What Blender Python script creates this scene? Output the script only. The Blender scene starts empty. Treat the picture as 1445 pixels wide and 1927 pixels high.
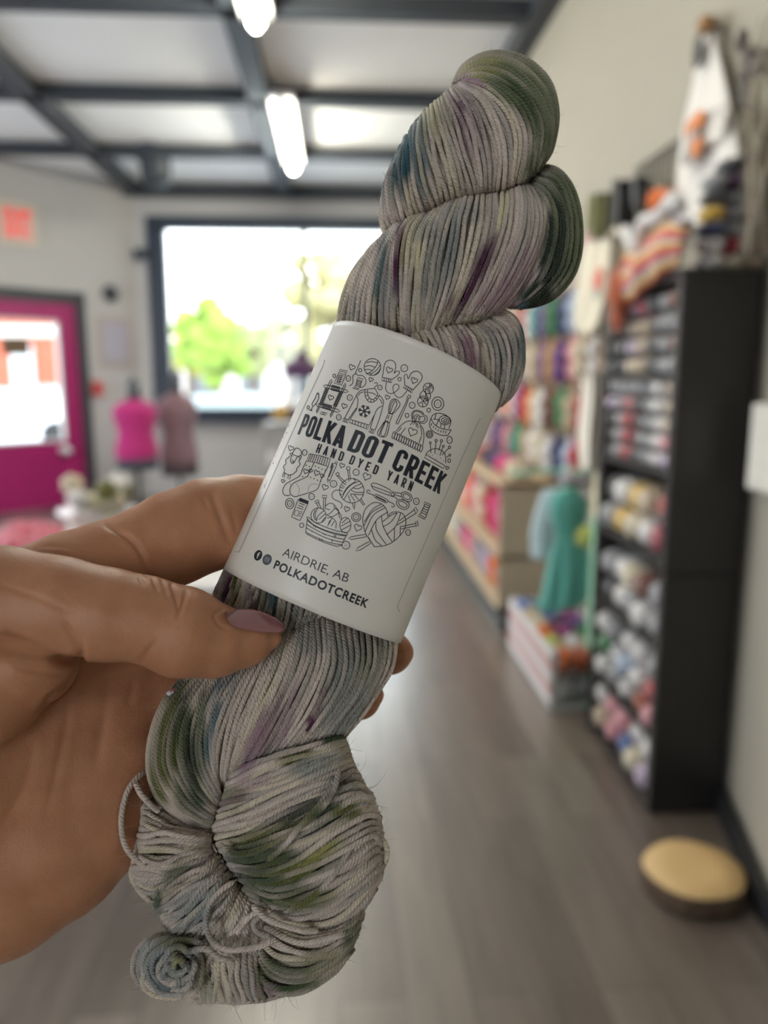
import bpy, bmesh, math, random
import numpy as np
from mathutils import Vector, Matrix

# ------------------------------------------------------------------ camera, world, light, exposure
scene = bpy.context.scene
COL = scene.collection
rng = np.random.default_rng(7)
random.seed(7)
FPX, CX, CY = 1447.0, 722.5, 963.5            # focal length and centre of the 1445x1927 frame
YAW, PITCH = math.radians(3.6), math.radians(9.9)
CAM = np.array([0.0, 0.0, 1.5])
CF = np.array([math.sin(YAW) * math.cos(PITCH), math.cos(YAW) * math.cos(PITCH), -math.sin(PITCH)])
CR = np.array([math.cos(YAW), -math.sin(YAW), 0.0])
CU = np.cross(CR, CF)
KM = 0.2 / FPX                                # metres per unit at the arm's length (0.2 m) of the held skein

cam_data = bpy.data.cameras.new('camera')
cam_data.sensor_fit = 'VERTICAL'
cam_data.sensor_height = 9.136
cam_data.lens = 9.136 * FPX / 1927.0
cam_data.clip_start = 0.01
cam_data.clip_end = 300
cam_data.dof.use_dof = True
cam_data.dof.focus_distance = 0.196
cam_data.dof.aperture_fstop = 1.95
cam = bpy.data.objects.new('camera', cam_data)
COL.objects.link(cam)
cam.matrix_world = Matrix(((CR[0], CU[0], -CF[0], CAM[0]), (CR[1], CU[1], -CF[1], CAM[1]),
                           (CR[2], CU[2], -CF[2], CAM[2]), (0, 0, 0, 1)))
scene.camera = cam

SKY = 5.0
world = bpy.data.worlds.new('sky')
scene.world = world
world.use_nodes = True
wn = world.node_tree.nodes
wl = world.node_tree.links
bg = wn['Background']
wtc = wn.new('ShaderNodeTexCoord')
wsep = wn.new('ShaderNodeSeparateXYZ')
wramp = wn.new('ShaderNodeValToRGB')
wl.new(wtc.outputs['Generated'], wsep.inputs[0])
wl.new(wsep.outputs['Z'], wramp.inputs[0])
wramp.color_ramp.elements[0].position = 0.0
wramp.color_ramp.elements[0].color = (0.95, 0.97, 1.0, 1)
wramp.color_ramp.elements[1].position = 0.7
wramp.color_ramp.elements[1].color = (0.80, 0.90, 1.0, 1)
wl.new(wramp.outputs[0], bg.inputs['Color'])
bg.inputs['Strength'].default_value = SKY

vs = scene.view_settings
scene.display_settings.display_device = 'sRGB'
vs.view_transform = 'Standard'
vs.look = 'None'
vs.gamma = 1.0
vs.use_curve_mapping = False
vs.exposure = 0.52
TUBE_EMIT = 50.0
TUBE_WATT = 10.0
try:
    scene.cycles.use_denoising = True
    scene.cycles.max_bounces = 8
    scene.cycles.transparent_max_bounces = 12
    scene.cycles.sample_clamp_indirect = 6.0
except Exception:
    pass

# ------------------------------------------------------------------ geometry from the photograph
def ray(x, y):
    return CF + CR * ((x - CX) / FPX) - CU * ((y - CY) / FPX)

def on_plane(x, y, axis, v):
    d = ray(x, y)
    return CAM + d * ((v - CAM[axis]) / d[axis])

def at_X(x, y, v): return on_plane(x, y, 0, v)
def at_Y(x, y, v): return on_plane(x, y, 1, v)
def at_Z(x, y, v): return on_plane(x, y, 2, v)

def fg(p):
    """points (x, y, z): where they show in the frame and how far (in units of KM) they stand before the 0.2 m plane -> metres"""
    p = np.asarray(p, dtype=float)
    d = (FPX - p[..., 2]) * KM
    X = (p[..., 0] - CX) / FPX * d
    Y = (p[..., 1] - CY) / FPX * d
    return CAM + X[..., None] * CR - Y[..., None] * CU + d[..., None] * CF

def fg_metric(p):
    """same points in units of KM relative to the camera axis"""
    p = np.asarray(p, dtype=float)
    s = (FPX - p[..., 2]) / FPX
    return np.stack([(p[..., 0] - CX) * s, (p[..., 1] - CY) * s, p[..., 2]], -1)

def metric_world(m):
    return CAM + (m[..., 0:1] * CR - m[..., 1:2] * CU + (FPX - m[..., 2:3]) * CF) * KM

def to_px(W):
    d = np.asarray(W) - CAM
    z = d @ CF
    return np.stack([CX + FPX * (d @ CR) / z, CY - FPX * (d @ CU) / z], -1)

# ------------------------------------------------------------------ materials
MATS = {}
def mat(name, col=(0.5, 0.5, 0.5), rough=0.6, metal=0.0, coat=0.0, sheen=0.0, noise=0.12, nscale=30.0, bump=0.0,
        bscale=60.0, emit=None, estr=0.0, coords='Object', spec=0.5):
    if name in MATS: return MATS[name]
    m = bpy.data.materials.new(name)
    m.use_nodes = True
    nt = m.node_tree
    b = nt.nodes['Principled BSDF']
    b.inputs['Roughness'].default_value = rough
    b.inputs['Metallic'].default_value = metal
    b.inputs['Coat Weight'].default_value = coat
    b.inputs['Coat Roughness'].default_value = 0.08
    b.inputs['Sheen Weight'].default_value = sheen
    b.inputs['Specular IOR Level'].default_value = spec
    tc = nt.nodes.new('ShaderNodeTexCoord')
    n = nt.nodes.new('ShaderNodeTexNoise')
    n.inputs['Scale'].default_value = nscale
    n.inputs['Detail'].default_value = 3
    nt.links.new(tc.outputs[coords], n.inputs['Vector'])
    mx = nt.nodes.new('ShaderNodeMix'); mx.data_type = 'RGBA'
    c = np.array(col)
    mx.inputs[6].default_value = (*np.clip(c * (1 - noise), 0, 1), 1)
    mx.inputs[7].default_value = (*np.clip(c * (1 + noise), 0, 1), 1)
    nt.links.new(n.outputs['Fac'], mx.inputs[0])
    nt.links.new(mx.outputs[2], b.inputs['Base Color'])
    if bump:
        n2 = nt.nodes.new('ShaderNodeTexNoise'); n2.inputs['Scale'].default_value = bscale
        n2.inputs['Detail'].default_value = 4
        nt.links.new(tc.outputs[coords], n2.inputs['Vector'])
        bp = nt.nodes.new('ShaderNodeBump'); bp.inputs['Strength'].default_value = bump
        bp.inputs['Distance'].default_value = 0.01
        nt.links.new(n2.outputs['Fac'], bp.inputs['Height'])
        nt.links.new(bp.outputs[0], b.inputs['Normal'])
    if emit is not None:
        b.inputs['Emission Color'].default_value = (*emit, 1)
        b.inputs['Emission Strength'].default_value = estr
    MATS[name] = m
    return m

def glass_mat(name, gloss=0.06, tint=(0.97, 0.99, 0.98)):
    if name in MATS: return MATS[name]
    m = bpy.data.materials.new(name); m.use_nodes = True
    nt = m.node_tree; nt.nodes.clear()
    out = nt.nodes.new('ShaderNodeOutputMaterial')
    t = nt.nodes.new('ShaderNodeBsdfTransparent'); t.inputs[0].default_value = (*tint, 1)
    g = nt.nodes.new('ShaderNodeBsdfGlossy'); g.inputs['Roughness'].default_value = 0.02
    fr = nt.nodes.new('ShaderNodeLayerWeight'); fr.inputs[0].default_value = 0.15
    mu = nt.nodes.new('ShaderNodeMath'); mu.operation = 'MULTIPLY_ADD'
    mu.inputs[1].default_value = 0.4; mu.inputs[2].default_value = gloss * 0.5
    mx = nt.nodes.new('ShaderNodeMixShader')
    nt.links.new(fr.outputs['Fresnel'], mu.inputs[0])
    nt.links.new(mu.outputs[0], mx.inputs[0])
    nt.links.new(t.outputs[0], mx.inputs[1]); nt.links.new(g.outputs[0], mx.inputs[2])
    nt.links.new(mx.outputs[0], out.inputs['Surface'])
    MATS[name] = m
    return m

# ------------------------------------------------------------------ mesh building
def link_mesh(name, V, faces, m=None, parent=None, smooth=True, uv=None, col=None, mats=None, fmat=None):
    """V (n,3) world coordinates; faces: an (k,4) or (k,3) array or a list of tuples"""
    V = np.asarray(V, dtype=np.float32)
    off = np.zeros(3, np.float32)
    if parent is not None:
        q = parent
        while q is not None:
            off = off + np.array(q.location, np.float32); q = q.parent
    me = bpy.data.meshes.new(name)
    if isinstance(faces, np.ndarray):
        k, s = faces.shape
        me.vertices.add(len(V)); me.vertices.foreach_set('co', (V - off).ravel())
        me.loops.add(k * s); me.loops.foreach_set('vertex_index', faces.astype(np.int32).ravel())
        me.polygons.add(k)
        me.polygons.foreach_set('loop_start', np.arange(0, k * s, s, dtype=np.int32))
        me.update(calc_edges=True)
    else:
        me.from_pydata([tuple(v) for v in (V - off)], [], [tuple(int(i) for i in f) for f in faces])
        me.update()
    if smooth:
        me.polygons.foreach_set('use_smooth', np.ones(len(me.polygons), dtype=bool))
    if uv is not None:
        lay = me.uv_layers.new(name='UVMap')
        li = np.empty(len(me.loops), dtype=np.int32); me.loops.foreach_get('vertex_index', li)
        lay.data.foreach_set('uv', np.asarray(uv, np.float32)[li].ravel())
    if col is not None:
        at = me.attributes.new('dye', 'FLOAT_COLOR', 'POINT')
        c4 = np.ones((len(V), 4), np.float32); c4[:, :3] = col
        at.data.foreach_set('color', c4.ravel())
    for x in (mats or ([m] if m else [])): me.materials.append(x)
    if fmat is not None: me.polygons.foreach_set('material_index', np.asarray(fmat, np.int32))
    me.validate()
    o = bpy.data.objects.new(name, me)
    COL.objects.link(o)
    if parent is not None: o.parent = parent
    return o

class MB:
    """collects shapes into one mesh (world coordinates)"""
    def __init__(self): self.V, self.F, self.n = [], [], 0
    def add(self, V, F):
        V = np.asarray(V, float)
        self.V.append(V); self.F += [tuple(i + self.n for i in f) for f in F]; self.n += len(V)
        return self
    def box(self, lo, hi, rz=0.0, piv=None, bev=0.0):
        lo, hi = np.minimum(lo, hi).astype(float), np.maximum(lo, hi).astype(float)
        bm = bmesh.new()
        bmesh.ops.create_cube(bm, size=1.0)
        c, s = (lo + hi) / 2, hi - lo
        for v in bm.verts: v.co = Vector(c + np.array(v.co) * s)
        if bev: bmesh.ops.bevel(bm, geom=bm.edges[:], offset=min(bev, s.min() * .45), segments=2, affect='EDGES', profile=.5)
        return self.from_bm(bm, rz, piv if piv is not None else c)
    def from_bm(self, bm, rz=0.0, piv=None):
        bm.verts.index_update()
        V = np.array([v.co[:] for v in bm.verts]); F = [[v.index for v in f.verts] for f in bm.faces]
        bm.free()
        if rz:
            ca, sa = math.cos(rz), math.sin(rz); p = np.asarray(piv, float)
            d = V - p
            V = p + np.stack([d[:, 0] * ca - d[:, 1] * sa, d[:, 0] * sa + d[:, 1] * ca, d[:, 2]], -1)
        return self.add(V, F)
    def obox(self, c, ax, ay, az, hx, hy, hz):
        """oriented box"""
        c = np.asarray(c, float); V = []
        for sx in (-1, 1):
            for sy in (-1, 1):
                for sz in (-1, 1):
                    V.append(c + np.asarray(ax) * sx * hx + np.asarray(ay) * sy * hy + np.asarray(az) * sz * hz)
        return self.add(V, [(0, 1, 3, 2), (4, 6, 7, 5), (0, 4, 5, 1), (2, 3, 7, 6), (0, 2, 6, 4), (1, 5, 7, 3)])
    def tube(self, pts, r, sides=10):
        pts = np.asarray(pts, float); n = len(pts)
        r = np.broadcast_to(np.asarray(r, float), (n,))
        V, F = [], []
        T = np.gradient(pts, axis=0); T /= np.linalg.norm(T, axis=1, keepdims=True) + 1e-12
        ref = np.array([0, 0, 1.0]) if abs(T[0][2]) < .9 else np.array([1.0, 0, 0])
        for i in range(n):
            a = np.cross(T[i], ref); a /= np.linalg.norm(a) + 1e-12
            b = np.cross(T[i], a); ref = -b if False else np.cross(a, T[i])
            for k in range(sides):
                t = 2 * math.pi * k / sides
                V.append(pts[i] + r[i] * (a * math.cos(t) + b * math.sin(t)))
        for i in range(n - 1):
            for k in range(sides):
                k2 = (k + 1) % sides
                F.append((i * sides + k, i * sides + k2, (i + 1) * sides + k2, (i + 1) * sides + k))
        F.append(tuple(range(sides))[::-1]); F.append(tuple((n - 1) * sides + k for k in range(sides)))
        return self.add(V, F)
    def lathe(self, c, prof, seg=28, sx=1.0, sy=1.0, rz=0.0):
        """profile [(r, z)] from bottom to top around the vertical through c"""
        V, F = [], []
        ca, sa = math.cos(rz), math.sin(rz)
        for (r, z) in prof:
            for k in range(seg):
                t = 2 * math.pi * k / seg
                x, y = r * sx * math.cos(t), r * sy * math.sin(t)
                V.append((c[0] + x * ca - y * sa, c[1] + x * sa + y * ca, c[2] + z))
        for i in range(len(prof) - 1):
            for k in range(seg):
                k2 = (k + 1) % seg
                F.append((i * seg + k, i * seg + k2, (i + 1) * seg + k2, (i + 1) * seg + k))
        F.append(tuple(range(seg))[::-1]); F.append(tuple((len(prof) - 1) * seg + k for k in range(seg)))
        return self.add(V, F)
    def blob(self, c, r, amp=0.0, freq=6.0, seg=20, rings=12, seed=0, rot=None):
        """lumpy ellipsoid"""
        rs = np.random.default_rng(seed)
        ph = rs.uniform(0, 6.28, 9); V, F = [], []
        for i in range(rings + 1):
            th = math.pi * i / rings
            for k in range(seg):
                t = 2 * math.pi * k / seg
                n = np.array([math.sin(th) * math.cos(t), math.sin(th) * math.sin(t), math.cos(th)])
                a = 1 + amp * (math.sin(freq * n[0] + ph[0]) * math.sin(freq * n[1] + ph[1]) + .6 * math.sin(1.7 * freq * n[2] + ph[2] + 2 * n[0]))
                V.append(n * np.asarray(r) * a)
        V = np.array(V)
        if rot is not None: V = V @ np.asarray(rot).T
        for i in range(rings):
            for k in range(seg):
                k2 = (k + 1) % seg
                F.append((i * seg + k, (i + 1) * seg + k, (i + 1) * seg + k2, i * seg + k2))
        return self.add(V + np.asarray(c), F)
    def grid(self, fn, nu, nv, thick=None):
        """surface fn(u,v)->xyz; with thick (a vector) closed into a slab"""
        P = np.array([[fn(i / nu, j / nv) for j in range(nv + 1)] for i in range(nu + 1)])
        idx = lambda i, j: i * (nv + 1) + j
        F = [(idx(i, j), idx(i + 1, j), idx(i + 1, j + 1), idx(i, j + 1)) for i in range(nu) for j in range(nv)]
        V = P.reshape(-1, 3)
        if thick is not None:
            N = len(V); V = np.concatenate([V, V + np.asarray(thick)])
            F2 = [tuple(q + N for q in f[::-1]) for f in F]
            rim = []
            for i in range(nu):
                rim.append((idx(i, 0), idx(i + 1, 0), idx(i + 1, 0) + N, idx(i, 0) + N)); rim.append((idx(i + 1, nv), idx(i, nv), idx(i, nv) + N, idx(i + 1, nv) + N))
            for j in range(nv):
                rim.append((idx(0, j + 1), idx(0, j), idx(0, j) + N, idx(0, j + 1) + N)); rim.append((idx(nu, j), idx(nu, j + 1), idx(nu, j + 1) + N, idx(nu, j) + N))
            F = F + F2 + rim
        return self.add(V, F)
    def build(self, name, m, parent=None, smooth=False):
        return link_mesh(name, np.concatenate(self.V), self.F, m, parent, smooth)

def tag(o, label=None, cat=None, group=None, kind=None):
    if label: o['label'] = label
    if cat: o['category'] = cat
    if group: o['group'] = group
    if kind: o['kind'] = kind
    return o

def thing(name, label, cat, loc, group=None):
    o = bpy.data.objects.new(name, None)
    o.empty_display_size = 0.05
    COL.objects.link(o)
    o.location = [float(v) for v in loc]
    return tag(o, label, cat, group)

def struct(o):
    o['kind'] = 'structure'
    return o

def cr_resample(P, n):
    """Catmull-Rom through the rows of P, n points evenly along the chord"""
    P = np.asarray(P, float)
    if len(P) == 2:
        t = np.linspace(0, 1, n)[:, None]
        return P[0] * (1 - t) + P[1] * t
    d = np.r_[0, np.cumsum(np.linalg.norm(np.diff(P[:, :2], axis=0), axis=1) + 1e-6)]
    s = np.linspace(0, d[-1], n)
    i = np.clip(np.searchsorted(d, s, side='right') - 1, 0, len(P) - 2)
    t = ((s - d[i]) / (d[i + 1] - d[i]))[:, None]
    Q = np.vstack([2 * P[0] - P[1], P, 2 * P[-1] - P[-2]])
    p0, p1, p2, p3 = Q[i], Q[i + 1], Q[i + 2], Q[i + 3]
    return .5 * (2 * p1 + (p2 - p0) * t + (2 * p0 - 5 * p1 + 4 * p2 - p3) * t ** 2 + (3 * p1 - p0 - 3 * p2 + p3) * t ** 3)
# ------------------------------------------------------------------ the room
WR = 1.36            # right wall
YB = 10.06           # window wall
ZC = 3.82            # ceiling sheet
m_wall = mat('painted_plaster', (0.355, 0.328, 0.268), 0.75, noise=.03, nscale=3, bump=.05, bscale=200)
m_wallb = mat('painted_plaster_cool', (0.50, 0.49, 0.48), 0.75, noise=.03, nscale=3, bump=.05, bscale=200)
m_ceil = mat('ceiling_sheet', (0.88, 0.88, 0.87), 0.7, noise=.03, nscale=2)
m_beam = mat('dark_steel_paint', (0.030, 0.036, 0.046), 0.55, noise=.15, nscale=8)
m_navy = mat('navy_frame_paint', (0.022, 0.034, 0.055), 0.45, noise=.1, nscale=10)
m_base = mat('black_baseboard_paint', (0.012, 0.013, 0.015), 0.5, noise=.2, nscale=8)

def floor_material():
    m = bpy.data.materials.new('vinyl_planks'); m.use_nodes = True
    nt = m.node_tree; b = nt.nodes['Principled BSDF']; L = nt.links
    tc = nt.nodes.new('ShaderNodeTexCoord')
    mp = nt.nodes.new('ShaderNodeMapping'); mp.inputs['Rotation'].default_value[2] = math.radians(90)
    L.new(tc.outputs['Object'], mp.inputs[0])
    br = nt.nodes.new('ShaderNodeTexBrick')
    br.offset = 0.37; br.inputs['Scale'].default_value = 1.0
    br.inputs['Brick Width'].default_value = 1.2; br.inputs['Row Height'].default_value = 0.16
    br.inputs['Mortar Size'].default_value = 0.003; br.inputs['Mortar Smooth'].default_value = 0.3
    br.inputs['Bias'].default_value = 0.0
    br.inputs['Color1'].default_value = (0.10, 0.10, 0.10, 1); br.inputs['Color2'].default_value = (0.9, 0.9, 0.9, 1)
    br.inputs['Mortar'].default_value = (0.0, 0.0, 0.0, 1)
    L.new(mp.outputs[0], br.inputs['Vector'])
    mp2 = nt.nodes.new('ShaderNodeMapping'); mp2.inputs['Scale'].default_value = (9, 1.0, 1)
    L.new(tc.outputs['Object'], mp2.inputs[0])
    n = nt.nodes.new('ShaderNodeTexNoise'); n.inputs['Scale'].default_value = 2.6; n.inputs['Detail'].default_value = 6
    n.inputs['Distortion'].default_value = 0.6
    L.new(mp2.outputs[0], n.inputs['Vector'])
    ad = nt.nodes.new('ShaderNodeMix'); ad.data_type = 'RGBA'; ad.inputs[0].default_value = 0.55
    L.new(br.outputs['Color'], ad.inputs[6]); L.new(n.outputs['Fac'], ad.inputs[7])
    rp = nt.nodes.new('ShaderNodeValToRGB')
    e = rp.color_ramp.elements
    e[0].position = 0.08; e[0].color = (0.048, 0.036, 0.028, 1)
    e[1].position = 0.85; e[1].color = (0.22, 0.178, 0.145, 1)
    k = e.new(0.45); k.color = (0.125, 0.098, 0.078, 1)
    L.new(ad.outputs[2], rp.inputs[0]); L.new(rp.outputs[0], b.inputs['Base Color'])
    b.inputs['Roughness'].default_value = 0.34
    b.inputs['Specular IOR Level'].default_value = 0.8
    b.inputs['Coat Weight'].default_value = 0.5
    b.inputs['Coat Roughness'].default_value = 0.24
    bp = nt.nodes.new('ShaderNodeBump'); bp.inputs['Strength'].default_value = 0.12; bp.inputs['Distance'].default_value = 0.003
    L.new(n.outputs['Fac'], bp.inputs['Height']); L.new(bp.outputs[0], b.inputs['Normal'])
    return m

XL, YK = -5.2, -2.6                                     # left wall, wall behind the photographer
cx0 = at_Y(250, 365, YB)[0]                             # corner of window wall and entrance wall
DL = 4.2                                                # the entrance wall runs back at 45 degrees
dq = min((cx0 - XL) * math.sqrt(2), DL)
ex = cx0 - dq / math.sqrt(2); ey = YB - dq / math.sqrt(2)
fl = MB().box((XL - .3, YK - .3, -0.06), (WR + .3, YB + .2, 0.0)).build('floor', floor_material())
struct(fl)
struct(MB().box((XL - .3, YK - .3, ZC), (WR + .3, YB + .3, ZC + .08)).build('ceiling', m_ceil))

# right wall, turning a little inwards beside the bookcase
def wall_strip(name, pts, m, z0, z1, t, side):
    mb = MB()
    for (a, b) in zip(pts[:-1], pts[1:]):
        a, b = np.array(a, float), np.array(b, float)
        d = (b - a) / np.linalg.norm(b - a); nrm = np.array([d[1], -d[0]]) * side
        q = [a, b, b + nrm * t, a + nrm * t]
        V = [(*p, z0) for p in q] + [(*p, z1) for p in q]
        mb.add(V, [(0, 3, 2, 1), (4, 5, 6, 7), (0, 1, 5, 4), (1, 2, 6, 5), (2, 3, 7, 6), (3, 0, 4, 7)])
    return struct(mb.build(name, m))
wall_pts = [(WR, YB + .2), (WR, 2.42), (1.20, 1.86), (1.20, YK - .2)]
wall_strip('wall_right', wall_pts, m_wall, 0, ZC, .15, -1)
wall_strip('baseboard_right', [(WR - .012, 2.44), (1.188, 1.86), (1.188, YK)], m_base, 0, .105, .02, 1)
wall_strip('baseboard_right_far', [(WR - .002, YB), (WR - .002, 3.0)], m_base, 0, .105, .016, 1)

# window wall with its opening
wxl, wzt = at_Y(302, 428, YB)[[0, 2]]
wzb = at_Y(420, 772, YB)[2]
wxr = wxl + 3.05
mb = MB()
mb.box((cx0 - .05, YB, 0), (wxl, YB + .18, ZC)); mb.box((wxr, YB, 0), (WR + .1, YB + .18, ZC))
mb.box((wxl, YB, 0), (wxr, YB + .18, wzb)); mb.box((wxl, YB, wzt), (wxr, YB + .18, ZC))
struct(mb.build('wall_back', m_wallb))
mb = MB(); fw = .17
mb.box((wxl - fw, YB - .05, wzt - .02), (wxr + fw, YB + .12, wzt + .13)); mb.box((wxl - fw, YB - .05, wzb - .12), (wxr + fw, YB + .12, wzb + .03))
mb.box((wxl - fw, YB - .05, wzb), (wxl + .05, YB + .12, wzt)); mb.box((wxr - .05, YB - .05, wzb), (wxr + fw, YB + .12, wzt))
wmx = at_Y(575, 600, YB)[0]
mb.box((wmx - .035, YB - .03, wzb), (wmx + .035, YB + .12, wzt))
win = struct(mb.build('window_1', m_navy))
struct(MB().box((wxl, YB + .05, wzb), (wxr, YB + .06, wzt)).build('window_pane', glass_mat('window_glass'), win))
struct(MB().box((wxl - fw, YB - .16, wzb - .15), (wxr + fw, YB - .04, wzb - .11)).build('window_sill', m_navy, win))

# the entrance wall at 45 degrees with the pink door
u45 = np.array([-1, -1, 0]) / math.sqrt(2)             # along the wall, away from the corner
n45 = np.array([1, -1, 0]) / math.sqrt(2)              # into the room
C0 = np.array([cx0, YB, 0.0])
def diag(x, y):
    """where the sight line through a frame point meets the entrance wall -> (distance from the corner, height)"""
    d = ray(x, y); t = ((C0 - CAM) @ n45) / (d @ n45); P = CAM + d * t
    return (P - C0) @ u45, P[2]
def dbox(mb, s0, s1, z0, z1, d0, d1):
    c = C0 + u45 * (s0 + s1) / 2 + n45 * (d0 + d1) / 2 + np.array([0, 0, (z0 + z1) / 2])
    return mb.obox(c, u45, n45, (0, 0, 1), abs(s1 - s0) / 2, abs(d1 - d0) / 2, abs(z1 - z0) / 2)
dr0, dzt = diag(142, 572)                               # door's right edge and top
dw = 1.28; dr1 = dr0 + dw
mb = MB()
dbox(mb, -.05, dr0 - .10, 0, ZC, -.16, 0); dbox(mb, dr1 + .10, dq + .1, 0, ZC, -.16, 0); dbox(mb, dr0 - .10, dr1 + .10, dzt + .12, ZC, -.16, 0)
struct(mb.build('wall_entrance', m_wallb))
mb = MB()
dbox(mb, dr0 - .11, dr0 - .003, 0, dzt + .13, -.12, .02); dbox(mb, dr1 + .003, dr1 + .11, 0, dzt + .13, -.12, .02); dbox(mb, dr0 - .11, dr1 + .11, dzt + .004, dzt + .13, -.12, .02)
m_dark = mat('dark_door_frame', (0.04, 0.045, 0.055), .5)
struct(mb.build('door_frame', m_dark))
m_pink = mat('magenta_door_paint', (0.36, 0.012, 0.13), .42, noise=.06, nscale=6)
s_g0, z_g1 = diag(112, 602); z_g0 = diag(100, 832)[1]
mb = MB()
dbox(mb, dr0, s_g0, 0, dzt, -.08, -.03); dbox(mb, dr1 - (s_g0 - dr0), dr1, 0, dzt, -.08, -.03)
dbox(mb, s_g0, dr1 - (s_g0 - dr0), 0, z_g0, -.08, -.03); dbox(mb, s_g0, dr1 - (s_g0 - dr0), z_g1, dzt, -.08, -.03)
door = struct(mb.build('door_1', m_pink))
mb = MB(); g1 = dr1 - (s_g0 - dr0)
for (a, b, c, d) in ((s_g0, s_g0 + .03, z_g0, z_g1), (g1 - .03, g1, z_g0, z_g1), (s_g0, g1, z_g0, z_g0 + .03), (s_g0, g1, z_g1 - .03, z_g1)):
    dbox(mb, a, b, c, d, -.085, -.02)
struct(mb.build('glazing_bead', mat('pale_bead', (.6, .55, .55), .5), door))
mb = MB(); dbox(mb, s_g0, g1, z_g0, z_g1, -.06, -.055)
struct(mb.build('door_pane', glass_mat('door_glass', .05), door))
m_steel = mat('brushed_steel', (.62, .60, .60), .3, 1.0, noise=.05)
hs, hz = diag(124, 848)
hp = C0 + u45 * hs + np.array([0, 0, hz])
mb = MB(); mb.tube([hp - n45 * .03, hp - n45 * .015, hp], [.065, .065, .06], 24); mb.tube([hp, hp + n45 * .05], .022, 14); mb.blob(hp + n45 * .07, (.045, .045, .045))
struct(mb.build('door_handle', m_steel, door, True))
s0, z1 = diag(58, 635); s1, z0 = diag(8, 668)
mb = MB(); dbox(mb, s0, s1, z0, z1, -.052, -.046)
t = tag(mb.build('hanging_sign', mat('brown_card', (.16, .10, .06), .7)), 'small brown card sign hanging on the glass of the pink door', 'sign')
# unseen left and rear walls, with openings added and sized for daylight
m_wl = m_wallb
mb = MB()
mb.box((XL - .15, YK, 0), (XL, ey + .1, .5)); mb.box((XL - .15, YK, 3.2), (XL, ey + .1, ZC))
for (y, q) in ((YK, 3.9), (4.2, .4), (ey - .4, .4)): mb.box((XL - .15, y, .5), (XL, y + q, 3.2))
struct(mb.build('wall_left', m_wl))
mb = MB()
mb.box((XL, YK - .15, 0), (WR, YK, 1.0)); mb.box((XL, YK - .15, 2.7), (WR, YK, ZC)); mb.box((XL, YK - .15, 1.0), (-1.9, YK, 2.7)); mb.box((-.9, YK - .15, 1.0), (WR, YK, 2.7))  # opening added behind the camera to let frontal daylight in
struct(mb.build('wall_front', m_wl))

# ceiling steel: beams along and across the shop
for i, x in enumerate((-2.42, -0.59)):
    struct(MB().box((x - .085, -1.5, 3.70), (x + .085, YB, 3.81)).build('trim_%d' % (i + 1), m_beam))
struct(MB().box((WR - .13, 3.3, 3.68), (WR, YB, 3.81)).build('trim_3', m_beam))
for i, y in enumerate((3.65, 5.22, 6.82, 8.42)):
    struct(MB().box((XL if y < 7 else cx0 - (YB - y) + .08, y - .06, 3.70), (WR, y + .06, 3.81)).build('trim_%d' % (4 + i), m_beam))
struct(MB().box((cx0 - .1, YB - .12, 3.66), (WR, YB, 3.81)).build('trim_8', m_beam))

# fluorescent tubes under the middle beam
m_tube = mat('lit_tube', (1, 1, .95), .4, emit=(1.0, .97, .80), estr=TUBE_EMIT)
m_white = mat('white_enamel', (.75, .75, .74), .4)
def tube_lamp(pa, pb, label):
    A = at_Z(*pa, 3.61); B = at_Z(*pb, 3.61)
    x = (A[0] + B[0]) / 2; y0, y1 = sorted((A[1], B[1]))
    t = thing('tube_light', label, 'ceiling light', (x, (y0 + y1) / 2, 3.70), 'tube lights under the middle beam')
    MB().box((x - .10, y0 - .10, 3.665), (x + .10, y1 + .10, 3.70), bev=.01).build('housing', m_white, t)
    MB().tube([(x, y0, 3.615), (x, y1, 3.615)], .044, 14).build('lit_tube', m_tube, t, True)
    for yy in (y0, y1): MB().box((x - .04, yy - .03, 3.575), (x + .04, yy + .03, 3.66), bev=.01).build('lamp_holder', m_white, t)
    ld = bpy.data.lights.new('tube_glow', 'AREA'); ld.shape = 'RECTANGLE'; ld.size = .1; ld.size_y = y1 - y0
    ld.energy = TUBE_WATT; ld.color = (1, .95, .84)
    lo = bpy.data.objects.new('tube_glow', ld); COL.objects.link(lo); lo.parent = t; lo.location = (0, 0, -.16)
tube_lamp((530, 203), (552, 318), 'lit fluorescent tube under the middle beam, the one nearer the window')
tube_lamp((456, -70), (482, 46), 'lit fluorescent tube under the middle beam, cut off by the top of the picture')
tube_lamp((300, -900), (380, -480), 'lit fluorescent tube under the middle beam, above the photographer')

# hanging fixture by the corner
P = at_Y(277, 190, 8.42)
t = thing('hanging_fan', 'dark motor hanging on a pale rod from the second beam near the entrance', 'ceiling fixture', (P[0], 8.42, 3.70))
zf = lambda y: at_Y(285, y, 8.42)[2]
MB().lathe((P[0], 8.42, 0), [(.03, zf(222)), (.06, zf(214)), (.13, 3.66), (.13, 3.70)], 20).build('canopy', m_beam, t, True)
MB().tube([(P[0], 8.42, zf(290)), (P[0], 8.42, zf(215))], .035, 12).build('rod', m_white, t, True)
MB().lathe((P[0] + .05, 8.42, 0), [(.05, zf(352)), (.13, zf(346)), (.155, zf(322)), (.15, zf(300)), (.11, zf(287)), (.03, zf(284))], 22).build('motor', m_beam, t, True)

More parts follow.
